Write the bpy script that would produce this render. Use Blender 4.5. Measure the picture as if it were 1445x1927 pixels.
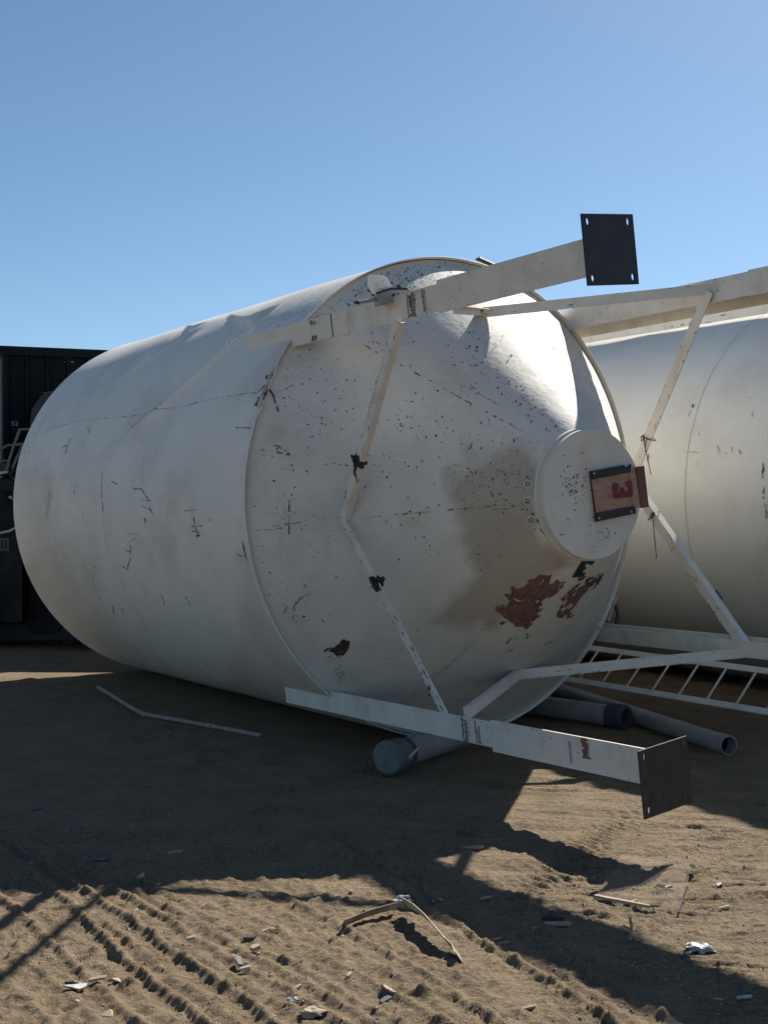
import bpy, bmesh, math, random
import numpy as np
from mathutils import Vector, Matrix
R_ = math.radians
for o in list(bpy.data.objects): bpy.data.objects.remove(o)
sc = bpy.context.scene
COL = sc.collection

# ------------------------------------------------------------------ camera
F = 2340.0; CX, CY = 722.5, 963.5; PH = 1927.0
CAMZ = 1.7195
cd = bpy.data.cameras.new('camera'); cam = bpy.data.objects.new('camera', cd); COL.objects.link(cam)
cam.location = (0, 0, CAMZ); cam.rotation_euler = (R_(90), 0, 0)
cd.sensor_fit = 'VERTICAL'; cd.sensor_height = 24; cd.sensor_width = 18; cd.lens = F/PH*24
cd.clip_start = 0.1; cd.clip_end = 5000
sc.camera = cam
# ------------------------------------------------------------------ light
KU, KM = 1.10, 0.52                       # shadow shift per metre of height, across and along the silo
A = Vector((0.557, -0.8305, 0.0054)).normalized(); U = Vector((0.8305, 0.557, 0)); V = Vector((-0.003, 0.0045, 1)).normalized()
SUN = (U*KU - A*KM + Vector((0, 0, 1))).normalized()
SUN_EL = math.asin(SUN.z); SUN_AZ = math.atan2(SUN.x, SUN.y)
w = bpy.data.worlds.new('World'); sc.world = w; w.use_nodes = True
nt = w.node_tree; nt.nodes.clear()
sky = nt.nodes.new('ShaderNodeTexSky'); sky.sky_type = 'NISHITA'; sky.sun_disc = False
sky.sun_elevation = SUN_EL; sky.sun_rotation = SUN_AZ
sky.altitude = 900; sky.air_density = 0.85; sky.dust_density = 0.6; sky.ozone_density = 1.0
bg = nt.nodes.new('ShaderNodeBackground'); bg.inputs[1].default_value = 0.058
wo = nt.nodes.new('ShaderNodeOutputWorld')
tint = nt.nodes.new('ShaderNodeMix'); tint.data_type = 'RGBA'; tint.blend_type = 'MULTIPLY'; tint.inputs[0].default_value = 1; tint.inputs[7].default_value = (0.86, 1.03, 1.10, 1)
nt.links.new(sky.outputs[0], tint.inputs[6]); nt.links.new(tint.outputs[2], bg.inputs[0]); nt.links.new(bg.outputs[0], wo.inputs[0])
sl = bpy.data.lights.new('sun', 'SUN'); sl.energy = 5.0; sl.angle = R_(0.5); sl.color = (1, 0.95, 0.86)
so = bpy.data.objects.new('sun', sl); COL.objects.link(so); so.rotation_euler = SUN.to_track_quat('Z', 'Y').to_euler()
sc.view_settings.view_transform = 'Standard'; sc.view_settings.look = 'None'
sc.view_settings.exposure = 0.78; sc.view_settings.gamma = 1.0
sc.render.engine = 'CYCLES'

# ------------------------------------------------------------------ measuring helpers (where photographed features sit on the real surfaces)
C = Vector((0.562, 9.511, 1.83)); R = 1.83; LEN = 5.043
CAMP = Vector((0, 0, CAMZ))
RIM_IN = R-0.016; S_C0 = -0.035; S_C1 = 1.42; R_N = 0.43; S_N = 1.492
SLOPE = (R_N-RIM_IN)/(S_C1-S_C0)
def ray(px, py): return Vector(((px-CX)/F, 1, -(py-CY)/F))
def ground(px, py, z=0.0):
    d = ray(px, py); return CAMP + d*((z-CAMZ)/d.z)
def splane(px, py, s):
    d = ray(px, py); P0 = C+A*s
    return CAMP + d*((P0-CAMP).dot(A)/d.dot(A))
def depthp(px, py, y): return CAMP + ray(px, py)*y
def W(s, r, th): return C + A*s + (U*math.cos(th)+V*math.sin(th))*r
def _hit(px, py, rfun):                       # first hit of the sight line with a surface of revolution, by marching
    d = ray(px, py); lo = None
    t = 5.0; prev = None
    while t < 16:
        P = CAMP+d*t-C; s = P.dot(A); rad = (P-A*s).length; g = rad-rfun(s)
        if prev is not None and g <= 0 < prev[1]:
            a, b = prev[0], t
            for _ in range(30):
                m = (a+b)/2; P = CAMP+d*m-C; s = P.dot(A); rad = (P-A*s).length
                if rad-rfun(s) > 0: a = m
                else: b = m
            P = CAMP+d*b-C; s = P.dot(A); return s, math.atan2(P.dot(V), P.dot(U)) % (2*math.pi)
        prev = (t, g); t += 0.04
    return None
def rcone(s):
    return RIM_IN+SLOPE*(s-S_C0) if S_C0 <= s <= S_C1 else (-1.0)
def cone_at(px, py):
    h = _hit(px, py, lambda s: RIM_IN+SLOPE*(max(s, S_C0)-S_C0) if s <= S_C1 else R_N-5*(s-S_C1))
    return h
def cyl_at(px, py): return _hit(px, py, lambda s: R)
def project(P):                               # numpy (n,3) -> pixels
    return np.stack([CX+F*P[:, 0]/P[:, 1], CY-F*(P[:, 2]-CAMZ)/P[:, 1]], 1)

# ------------------------------------------------------------------ noise
def _hash(ix, iy, seed):
    n = (ix.astype(np.int64)*374761393 + iy.astype(np.int64)*668265263 + seed*1442695041) & 0x7fffffff
    n = ((n ^ (n >> 13))*1274126177) & 0x7fffffff
    return ((n ^ (n >> 16)) & 0xffff)/65535.0
def vnoise(x, y, seed=0):
    x = np.asarray(x, float); y = np.asarray(y, float)
    ix = np.floor(x); iy = np.floor(y); fx = x-ix; fy = y-iy
    fx = fx*fx*(3-2*fx); fy = fy*fy*(3-2*fy)
    a = _hash(ix, iy, seed); b = _hash(ix+1, iy, seed); c = _hash(ix, iy+1, seed); d = _hash(ix+1, iy+1, seed)
    return (a*(1-fx)+b*fx)*(1-fy)+(c*(1-fx)+d*fx)*fy-0.5
def fbm(x, y, seed=0, o=4):
    t = 0; am = 1.0
    for k in range(o):
        t = t+am*vnoise(x*2**k+17.3*k, y*2**k-9.1*k, seed+k); am *= 0.5
    return t

# ------------------------------------------------------------------ materials
def mat(name, col, rough=0.6, metal=0.0, col2=None, scale=4.0, bump=0.0, bscale=60.0, dirt=None, dscale=1.5, damt=0.5, attr=None, acol=(0.2, 0.18, 0.13), spec=0.5, stretch=None):
    m = bpy.data.materials.new(name); m.use_nodes = True; n = m.node_tree; N = n.nodes; L = n.links
    b = N['Principled BSDF']; b.inputs['Roughness'].default_value = rough; b.inputs['Metallic'].default_value = metal
    b.inputs['Specular IOR Level'].default_value = spec
    tc = N.new('ShaderNodeTexCoord'); src = tc.outputs['Object']
    if stretch:
        mp = N.new('ShaderNodeMapping'); mp.inputs['Scale'].default_value = stretch; L.new(src, mp.inputs[0]); src = mp.outputs[0]
    def noise(sc_, det=6, rg=0.6):
        x = N.new('ShaderNodeTexNoise'); x.inputs['Scale'].default_value = sc_; x.inputs['Detail'].default_value = det
        x.inputs['Roughness'].default_value = rg; L.new(src, x.inputs['Vector']); return x.outputs['Fac']
    def ramp(f, a, b_):
        x = N.new('ShaderNodeMapRange'); x.inputs['From Min'].default_value = a; x.inputs['From Max'].default_value = b_
        x.interpolation_type = 'SMOOTHSTEP'; L.new(f, x.inputs['Value']); return x.outputs['Result']
    def mix(f, c1, c2):
        x = N.new('ShaderNodeMix'); x.data_type = 'RGBA'
        if f is not None: L.new(f, x.inputs[0])
        for i, c in ((6, c1), (7, c2)):
            if isinstance(c, tuple): x.inputs[i].default_value = (*c, 1)
            else: L.new(c, x.inputs[i])
        return x.outputs[2]
    cur = mix(ramp(noise(scale), 0.3, 0.7), col, col2 or tuple(c*0.82 for c in col))
    if dirt:
        f = ramp(noise(dscale, 8, 0.7), 0.45, 0.75)
        mm = N.new('ShaderNodeMath'); mm.operation = 'MULTIPLY'; mm.inputs[1].default_value = damt; L.new(f, mm.inputs[0])
        cur = mix(mm.outputs[0], cur, dirt)
    if attr:
        at = N.new('ShaderNodeAttribute'); at.attribute_name = attr
        cur = mix(at.outputs['Fac'], cur, acol)
    L.new(cur, b.inputs['Base Color'])
    rr = N.new('ShaderNodeMapRange'); rr.inputs['To Min'].default_value = max(0, rough-0.12); rr.inputs['To Max'].default_value = min(1, rough+0.12)
    L.new(noise(scale*2.3), rr.inputs['Value']); L.new(rr.outputs[0], b.inputs['Roughness'])
    if bump:
        bp = N.new('ShaderNodeBump'); bp.inputs['Strength'].default_value = bump; bp.inputs['Distance'].default_value = 0.01
        L.new(noise(bscale, 5), bp.inputs['Height']); L.new(bp.outputs[0], b.inputs['Normal'])
    return m
M = {}
M['shell'] = mat('weathered white paint', (0.80, 0.76, 0.68), 0.6, col2=(0.74, 0.70, 0.62), scale=1.3, bump=0.16, bscale=7, dirt=(0.40, 0.34, 0.26), dscale=1.1, damt=0.45, attr='tone_patch', acol=(0.40, 0.31, 0.20))
M['cone'] = mat('weathered white hopper paint', (0.69, 0.645, 0.57), 0.68, col2=(0.62, 0.58, 0.51), scale=1.6, bump=0.26, bscale=20, dirt=(0.40, 0.34, 0.27), dscale=2.2, damt=0.4, attr='tone_patch', acol=(0.30, 0.235, 0.165))
M['leg'] = mat('painted steel section', (0.76, 0.71, 0.63), 0.6, col2=(0.68, 0.635, 0.56), scale=5, bump=0.1, bscale=40, dirt=(0.42, 0.36, 0.28), dscale=6, damt=0.5)
M['chip'] = mat('dark paint chips', (0.062, 0.048, 0.04), 0.85, col2=(0.12, 0.075, 0.055), scale=9)
M['chip2'] = mat('grey scuffs', (0.26, 0.24, 0.22), 0.8, col2=(0.17, 0.155, 0.14), scale=30)
M['rust'] = mat('bare rusted patch', (0.21, 0.10, 0.068), 0.85, col2=(0.12, 0.064, 0.047), scale=12, bump=0.5, bscale=70, dirt=(0.30, 0.19, 0.15), dscale=22, damt=0.8)
M['plugin'] = mat('dusty plug face', (0.36, 0.34, 0.30), 0.8)
M['shell2'] = mat('second silo white paint', (0.68, 0.68, 0.64), 0.6, col2=(0.63, 0.63, 0.59), scale=1.1, bump=0.12, bscale=6, dirt=(0.42, 0.38, 0.32), dscale=0.9, damt=0.4)
M['rust2'] = mat('dark red rusted patch', (0.075, 0.028, 0.022), 0.8, col2=(0.045, 0.02, 0.018), scale=14)
M['seamy'] = mat('yellow cone seam', (0.48, 0.42, 0.30), 0.7)
M['seam'] = mat('weld seam', (0.40, 0.38, 0.35), 0.6)
M['green'] = mat('dark green stencil', (0.015, 0.04, 0.045), 0.6)
M['bright'] = mat('bare scraped paint', (0.80, 0.79, 0.76), 0.35)
M['steel'] = mat('dark plate steel', (0.035, 0.035, 0.042), 0.6, col2=(0.028, 0.028, 0.034), scale=6, bump=0.1, bscale=90, metal=0.3)
M['rusty'] = mat('rusty plate steel', (0.045, 0.032, 0.027), 0.75, col2=(0.03, 0.024, 0.022), scale=9, bump=0.3, bscale=70, dirt=(0.12, 0.06, 0.04), dscale=16, damt=0.6)
M['board'] = mat('reddish board', (0.46, 0.27, 0.18), 0.8, col2=(0.36, 0.20, 0.14), scale=7, dirt=(0.16, 0.09, 0.08), dscale=9, damt=0.5, stretch=(1, 1, 6))
M['board2'] = mat('dark reddish board', (0.19, 0.085, 0.07), 0.8, col2=(0.13, 0.06, 0.05), scale=7)
M['red'] = mat('red stencil paint', (0.22, 0.02, 0.04), 0.7)
M['tape'] = mat('black tape', (0.015, 0.016, 0.018), 0.5, bump=0.3, bscale=120)
M['wire'] = mat('black wire', (0.02, 0.018, 0.016), 0.6)
M['pipe'] = mat('grey plastic pipe', (0.30, 0.29, 0.28), 0.5, col2=(0.23, 0.22, 0.21), scale=5, dirt=(0.14, 0.12, 0.10), dscale=7, damt=0.6)
M['pipecap'] = mat('dusty grey pipe cap', (0.17, 0.175, 0.165), 0.7, col2=(0.12, 0.12, 0.115), scale=12)
M['pipein'] = mat('pipe inside', (0.03, 0.03, 0.032), 0.8)
M['band'] = mat('dark pipe band', (0.06, 0.065, 0.07), 0.6)
M['box'] = mat('grey electrical box', (0.34, 0.35, 0.34), 0.5)
M['black'] = mat('black rubber', (0.012, 0.012, 0.013), 0.6)
M['navy'] = mat('dark green car paint', (0.006, 0.012, 0.017), 0.6, col2=(0.004, 0.008, 0.012), scale=0.8, dirt=(0.012, 0.013, 0.015), dscale=1.2, damt=0.5, spec=0.15)
M['loader'] = mat('dark loader paint', (0.016, 0.015, 0.0155), 0.6, col2=(0.009, 0.009, 0.010), scale=2, dirt=(0.055, 0.045, 0.04), dscale=2.6, damt=0.6, spec=0.2)
M['loader_green'] = mat('dark green loader paint', (0.007, 0.02, 0.022), 0.5, dirt=(0.03, 0.024, 0.02), dscale=4, damt=0.5)
M['rail'] = mat('worn grey handrail', (0.11, 0.11, 0.115), 0.5)
M['pale'] = mat('pale metal', (0.45, 0.44, 0.42), 0.5)
M['mark'] = mat('faded white lettering', (0.45, 0.48, 0.50), 0.7)
M['bamboo'] = mat('dry cane', (0.34, 0.30, 0.24), 0.7, col2=(0.22, 0.19, 0.15), scale=18)
M['wood'] = mat('weathered wood', (0.42, 0.34, 0.24), 0.85, col2=(0.28, 0.21, 0.14), scale=20)
M['stone'] = mat('tan stone', (0.36, 0.29, 0.21), 0.9, col2=(0.24, 0.19, 0.14), scale=14, bump=0.4, bscale=60)
M['white'] = mat('white scrap', (0.55, 0.53, 0.49), 0.5, col2=(0.33, 0.31, 0.27), scale=30)
M['strap'] = mat('pale plastic strap', (0.40, 0.34, 0.26), 0.5, col2=(0.22, 0.18, 0.14), scale=12)
m = bpy.data.materials.new('clear plastic'); m.use_nodes = True; b = m.node_tree.nodes['Principled BSDF']
b.inputs['Base Color'].default_value = (0.95, 0.94, 0.88, 1); b.inputs['Transmission Weight'].default_value = 0.25; b.inputs['Roughness'].default_value = 0.25; b.inputs['IOR'].default_value = 1.3
M['clear'] = m
m = bpy.data.materials.new('dusty clear sheet'); m.use_nodes = True; b = m.node_tree.nodes['Principled BSDF']
b.inputs['Base Color'].default_value = (0.55, 0.45, 0.33, 1); b.inputs['Alpha'].default_value = 0.10; b.inputs['Roughness'].default_value = 0.25
M['sheet'] = m
# ground material
m = bpy.data.materials.new('dry sandy soil'); m.use_nodes = True; n = m.node_tree; N = n.nodes; L = n.links; b = N['Principled BSDF']
b.inputs['Roughness'].default_value = 0.95; b.inputs['Specular IOR Level'].default_value = 0.15
tc = N.new('ShaderNodeTexCoord')
def gn(s, d=8, r=0.65, v=None):
    x = N.new('ShaderNodeTexNoise'); x.inputs['Scale'].default_value = s; x.inputs['Detail'].default_value = d; x.inputs['Roughness'].default_value = r
    L.new(v if v is not None else tc.outputs['Object'], x.inputs['Vector']); return x.outputs['Fac']
def gmap(f, a, c, lo=0.0, hi=1.0):
    x = N.new('ShaderNodeMapRange'); x.inputs[1].default_value = a; x.inputs[2].default_value = c; x.inputs[3].default_value = lo; x.inputs[4].default_value = hi; L.new(f, x.inputs[0]); return x.outputs[0]
def gmix(f, c1, c2):
    x = N.new('ShaderNodeMix'); x.data_type = 'RGBA'; L.new(f, x.inputs[0])
    for i, c in ((6, c1), (7, c2)):
        if isinstance(c, tuple): x.inputs[i].default_value = (*c, 1)
        else: L.new(c, x.inputs[i])
    return x.outputs[2]
g1 = gmix(gmap(gn(3.4), .38, .62), (0.235, 0.170, 0.105), (0.145, 0.105, 0.066))
g1 = gmix(gmap(gn(45, 6), .4, .68), g1, (0.27, 0.205, 0.132))
g1 = gmix(gmap(gn(160, 3), .58, .72), g1, (0.06, 0.046, 0.034))
vo = N.new('ShaderNodeTexVoronoi'); vo.inputs['Scale'].default_value = 38; L.new(tc.outputs['Object'], vo.inputs['Vector'])
g1 = gmix(gmap(vo.outputs['Distance'], .10, .04), g1, (0.32, 0.27, 0.20))
L.new(g1, b.inputs['Base Color'])
ad = N.new('ShaderNodeMath'); ad.operation = 'ADD'; L.new(gn(55, 10, .7), ad.inputs[0]); L.new(gn(14, 6), ad.inputs[1])
bp = N.new('ShaderNodeBump'); bp.inputs['Strength'].default_value = 1.0; bp.inputs['Distance'].default_value = 0.02; L.new(ad.outputs[0], bp.inputs['Height']); L.new(bp.outputs[0], b.inputs['Normal'])
M['ground'] = m

# ------------------------------------------------------------------ object helpers
def link(name, me, mats, parent=None, smooth=False):
    o = bpy.data.objects.new(name, me); COL.objects.link(o)
    for x in (mats if isinstance(mats, (list, tuple)) else [mats]): me.materials.append(M[x])
    if parent: o.parent = parent
    if smooth: me.polygons.foreach_set('use_smooth', [True]*len(me.polygons))
    return o
def tag(o, label=None, cat=None, group=None, kind=None):
    if label: o['label'] = label
    if cat: o['category'] = cat
    if group: o['group'] = group
    if kind: o['kind'] = kind
    return o
def empty(name, loc, label, cat, group=None):
    o = bpy.data.objects.new(name, None); COL.objects.link(o); o.location = loc; o.empty_display_size = 0.2
    return tag(o, label, cat, group)
class MB:
    def __init__(s): s.v = []; s.f = []; s.m = []
    def poly(s, pts, mi=0):
        k = len(s.v); s.v += [tuple(p) for p in pts]; s.f.append(tuple(range(k, k+len(pts)))); s.m.append(mi)
    def prism(s, pts, off, mi=0):                # closed prism from a polygon (list of 3D points) pushed by off
        k = len(s.v); n_ = len(pts)
        s.v += [tuple(p) for p in pts]+[tuple(Vector(p)+off) for p in pts]
        s.f.append(tuple(range(k, k+n_))); s.f.append(tuple(range(k+2*n_-1, k+n_-1, -1)))
        for i in range(n_):
            j = (i+1) % n_; s.f.append((k+i, k+n_+i, k+n_+j, k+j))
        s.m += [mi]*(n_+2)
    def box(s, c, ex, ey, ez, mi=0):             # centre and three half-extent vectors
        c = Vector(c); P = [c-ex-ey-ez, c+ex-ey-ez, c+ex+ey-ez, c-ex+ey-ez]; s.prism(P, ez*2, mi)
    def sweep(s, prof, p0, p1, e1, e2, mi=0):    # closed profile (list of 2D) along p0->p1
        P = [Vector(p0)+e1*x+e2*y for x, y in prof]; s.prism(P, Vector(p1)-Vector(p0), mi)
    def tube(s, pts, r, n_=10, mi=0, cap=True, r2=None):
        pts = [Vector(p) for p in pts]; rings = []
        up = Vector((0.13, 0.21, 0.97))
        for i, p in enumerate(pts):
            d = (pts[min(i+1, len(pts)-1)]-pts[max(i-1, 0)]).normalized()
            e1 = d.cross(up).normalized(); e2 = d.cross(e1)
            rr = r if r2 is None else r+(r2-r)*i/(len(pts)-1)
            k = len(s.v); s.v += [tuple(p+(e1*math.cos(2*math.pi*j/n_)+e2*math.sin(2*math.pi*j/n_))*rr) for j in range(n_)]; rings.append(k)
        for a, b_ in zip(rings, rings[1:]):
            for j in range(n_):
                j2 = (j+1) % n_; s.f.append((a+j, a+j2, b_+j2, b_+j)); s.m.append(mi)
        if cap:
            s.f.append(tuple(rings[0]+j for j in range(n_))); s.m.append(mi)
            s.f.append(tuple(rings[-1]+j for j in reversed(range(n_)))); s.m.append(mi)
    def mesh(s, name):
        me = bpy.data.meshes.new(name); me.from_pydata(s.v, [], s.f)
        me.polygons.foreach_set('material_index', s.m); me.validate(); return me
    def build(s, name, mats, parent=None, smooth=False, bevel=0):
        me = s.mesh(name)
        bm = bmesh.new(); bm.from_mesh(me); bmesh.ops.recalc_face_normals(bm, faces=bm.faces); bm.to_mesh(me); bm.free()
        o = link(name, me, mats, parent, smooth)
        if bevel:
            md = o.modifiers.new('bevel', 'BEVEL'); md.width = bevel; md.segments = 2; md.limit_method = 'ANGLE'
        return o
def frame(d, n_):                                # e1 = n, e2 perpendicular to both
    n_ = (n_-d*n_.dot(d)).normalized(); return n_, d.cross(n_).normalized()
rng = random.Random(7)

# ------------------------------------------------------------------ ground
def ridge(x, y):                                  # u', s coordinates of the tyre marks
    rx = x-C.x; ry = y-C.y
    return rx*U.x+ry*U.y, rx*A.x+ry*A.y
RIDGES = [(-4.36, .02, .012), (-4.22, .01, .009), (-4.10, .00, .018), (-4.01, -.01, .008), (-3.92, -.03, .022), (-3.83, .0, .009), (-3.73, .01, .020), (-3.65, .02, .010), (-3.57, .04, .022), (-3.49, .04, .009), (-3.42, .03, .015), (-3.27, .0, .010), (-3.16, -.03, .007), (-3.06, -.05, .013), (-2.94, -.08, .007), (-2.62, -.17, .026), (-2.52, -.17, .010), (-2.42, -.16, .012)]
def gheight(x, y):
    up, s = ridge(x, y)
    near = 1/(1+np.exp((y-6.9)/0.35))
    h = 0.020*fbm(x*1.1, y*1.1, 3, 3)+0.005*fbm(x*4, y*7, 9, 3)
    left = 1/(1+np.exp((up+2.3)*6))
    for k, (u0, sl_, am) in enumerate(RIDGES):
        c = u0+sl_*(s-3.5)+0.03*vnoise(s*2.1, up*0+k*7.7, 40+k)+0.02*vnoise(s*9, up*0+k*3.3, 60+k)
        w_ = 0.021+0.010*vnoise(s*4, k+0.5+0*up, 80)
        blocks = 0.70+0.12*np.tanh(2.5*np.sin(s*2*math.pi/0.06+6*vnoise(s*3, k+0*up, 5)))+0.40*fbm(s*11, up*14, 90+k, 3)
        q_ = (up-c)/w_; crumb = 0.60*fbm(s*34, up*34, 130+k, 3)
        g = np.clip(1.5*np.exp(-q_**2)-0.25+crumb*np.exp(-(q_*.7)**2), 0, 1.15)-0.38*np.exp(-((up-c-0.046)/0.022)**2)
        brk = np.clip(0.85+1.0*vnoise(s*0.9, k*2.2+0*up, 21), 0.3, 1)
        h = h+am*g*(0.55+0.6*blocks)*brk*1.05*left*(0.22+0.78/(1+np.exp((y-6.6)/0.5)))
    # sideways marks on the right
    right = 1-left
    h = h+right*(0.028*fbm(x*1.3+3, y*6.5+x*0.8, 33, 4)-0.014*np.abs(fbm(x*1.0, y*9+x, 39, 3)))
    ck_ = fbm(x*1.5+2+y*.3, y*11, 201, 3); mk_ = np.clip(fbm(x*1.8, y*2.6, 205, 2)*3+.5, 0, 1)
    h = h-right*0.020*np.exp(-(ck_/.05)**2)*mk_+right*0.010*np.exp(-((ck_-.14)/.07)**2)*mk_
    ft = fbm(x*3.4, y*4.4, 211, 2); h = h-(0.3+0.7*near)*0.014*np.clip(ft-.22, 0, .3)*3
    h = h+right*near*0.010*np.clip(np.sin((x*.8+y*.55)*2*math.pi/.05+3*vnoise(x*6, y*6, 7))*1.6, -1, 1)*np.exp(-((x*.9-y*.45+1.95)/.10)**2)
    rough = near*(0.65+0.35*left)
    cl = fbm(x*16, y*16, 71, 4)
    h = h+rough*(0.010*cl+0.018*np.clip(cl-0.26, 0, 1)*2)-rough*0.006*np.abs(fbm(x*11, y*13, 55, 4))
    c3 = fbm(x*25, y*29, 171, 3); h = h+rough*(0.020*np.clip(c3-0.20, 0, .45)+0.010*np.clip(fbm(x*48, y*52, 175, 2)-0.15, 0, .5))
    cl2 = fbm(x*42, y*42, 77, 3)
    h = h+(0.25+0.75*near)*0.007*cl2+(0.2+0.8*near)*0.004*np.abs(fbm(x*60, y*60, 99, 2))
    far = np.clip((np.hypot(x, y-7)-9)/6, 0, 1)
    keep = 1/(1+np.exp((np.abs(up)-1.0)*-6))        # level bed below the silo
    bed = np.where((s < 0.6) & (np.abs(up) < 1.6), 0.25, 1.0)
    return (h*(1-far)*bed)-0.004
def axis(lo, a, b_, step, hi, g=1.07):
    mid = list(np.arange(a, b_, step)); L_ = []; x = a; st = step
    while x > lo: st *= g; x -= st; L_.append(x)
    Rr = []; x = mid[-1]; st = step
    while x < hi: st *= g; x += st; Rr.append(x)
    return np.array(L_[::-1]+mid+Rr)
xs = axis(-1500, -2.1, 2.5, 0.011, 1500, 1.06); ys = axis(-300, 3.7, 7.6, 0.0105, 3000, 1.035)
X, Y = np.meshgrid(xs, ys); Z = gheight(X, Y)
nx, ny = len(xs), len(ys)
me = bpy.data.meshes.new('ground'); me.vertices.add(nx*ny)
me.vertices.foreach_set('co', np.stack([X, Y, Z], -1).reshape(-1).astype(np.float32))
ii = np.arange(nx*ny).reshape(ny, nx); q = np.stack([ii[:-1, :-1], ii[:-1, 1:], ii[1:, 1:], ii[1:, :-1]], -1).reshape(-1, 4)
me.loops.add(q.size); me.polygons.add(len(q)); me.loops.foreach_set('vertex_index', q.reshape(-1).astype(np.int32))
me.polygons.foreach_set('loop_start', np.arange(0, q.size, 4, dtype=np.int32)); me.polygons.foreach_set('loop_total', np.full(len(q), 4, np.int32))
me.update(calc_edges=True); me.validate()
tag(link('ground', me, 'ground', smooth=True), kind='structure')
def gz(x, y): return float(gheight(np.array([x]), np.array([y]))[0])

# ------------------------------------------------------------------ silo shells
TS, TT = [], []
def crease_list(lst, fn):
    out = []
    for pts, amp, w1, w2 in lst:
        q_ = [fn(*p) for p in pts]; q_ = [(s, th*R) for s, th in q_ if True]
        out.append((q_, amp, w1, w2))
    return out
CREASES = crease_list([
    ([(225, 714), (290, 668), (363, 622), (395, 604)], 0.080, 0.17, 0.16),
    ([(247, 807), (309, 760), (363, 712), (430, 652), (480, 622), (540, 566)], 0.115, 0.23, 0.16),
    ([(84, 966), (88, 950), (112, 868)], 0.028, 0.06, 0.1),
    ([(150, 1110), (122, 1056), (84, 962)], -0.022, 0.06, 0.1),
], cyl_at)
def dent(s, th):                                  # radial displacement of silo 1's shell, arrays
    y = th*R; d = np.zeros_like(s)
    for q_, amp, w1, w2 in CREASES:
        best = np.full(s.shape, 1e9); sg = np.zeros_like(s); tt = np.zeros_like(s)
        n_ = len(q_)-1
        for i, ((s0, y0), (s1, y1)) in enumerate(zip(q_, q_[1:])):
            dx, dy = s1-s0, y1-y0; l2 = dx*dx+dy*dy
            t = ((s-s0)*dx+(y-y0)*dy)/l2; tc_ = np.clip(t, 0, 1)
            ex, ey = s-(s0+tc_*dx), y-(y0+tc_*dy); dist = np.hypot(ex, ey)
            cr = (dx*ey-dy*ex); m_ = dist < best
            best = np.where(m_, dist, best); sg = np.where(m_, np.sign(cr), sg); tt = np.where(m_, (i+tc_)/n_, tt)
        x = -sg*best                                     # positive on the upper side of the fold
        env = np.sin(np.pi*np.clip(0.12+0.88*tt, 0, 1))
        up_s = -amp*(x/w1)*np.exp(1-np.maximum(x, 0)/w1)
        lo_s = -0.20*amp*(-x/w2)*np.exp(1+np.minimum(x, 0)/w2)
        d = d+(np.where(x > 0, up_s, lo_s)+0.24*amp*np.exp(-(best/0.040)**2))*env
    d = d+0.010*fbm(s*0.9, y*0.9, 12, 3)*np.clip(-s*2, 0, 1)
    # crumpled rim corner
    cs, cy = CR
    d = d-0.035*np.exp(-(((s-cs)/0.10)**2+((y-cy)/0.28)**2))*(1+1.2*vnoise(s*30, y*14, 8))
    return d
_c = cyl_at(484, 735); CR = (0.0, _c[1]*R)
def shell_mesh(name, L0, L1, Rr, ns, ntt, dfun, mfun, extra=None, attrf=None):
    s = np.linspace(L0, L1, ns); th = np.linspace(0, 2*np.pi, ntt, endpoint=False)
    S, T = np.meshgrid(s, th, indexing='ij'); rr = (Rr(S) if callable(Rr) else Rr)+(dfun(S, T) if dfun else 0)
    P = mfun(S, rr, T).reshape(-1, 3)
    return S, T, P
def Wn(S, r, T):
    c = np.array(C); a = np.array(A); u = np.array(U); v = np.array(V)
    return c+S[..., None]*a+(r*np.cos(T))[..., None]*u+(r*np.sin(T))[..., None]*v
def grid_faces(ns, ntt):
    i = np.arange(ns*ntt).reshape(ns, ntt); j = np.roll(i, -1, 1)
    return np.stack([i[:-1], j[:-1], j[1:], i[1:]], -1).reshape(-1, 4)
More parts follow.
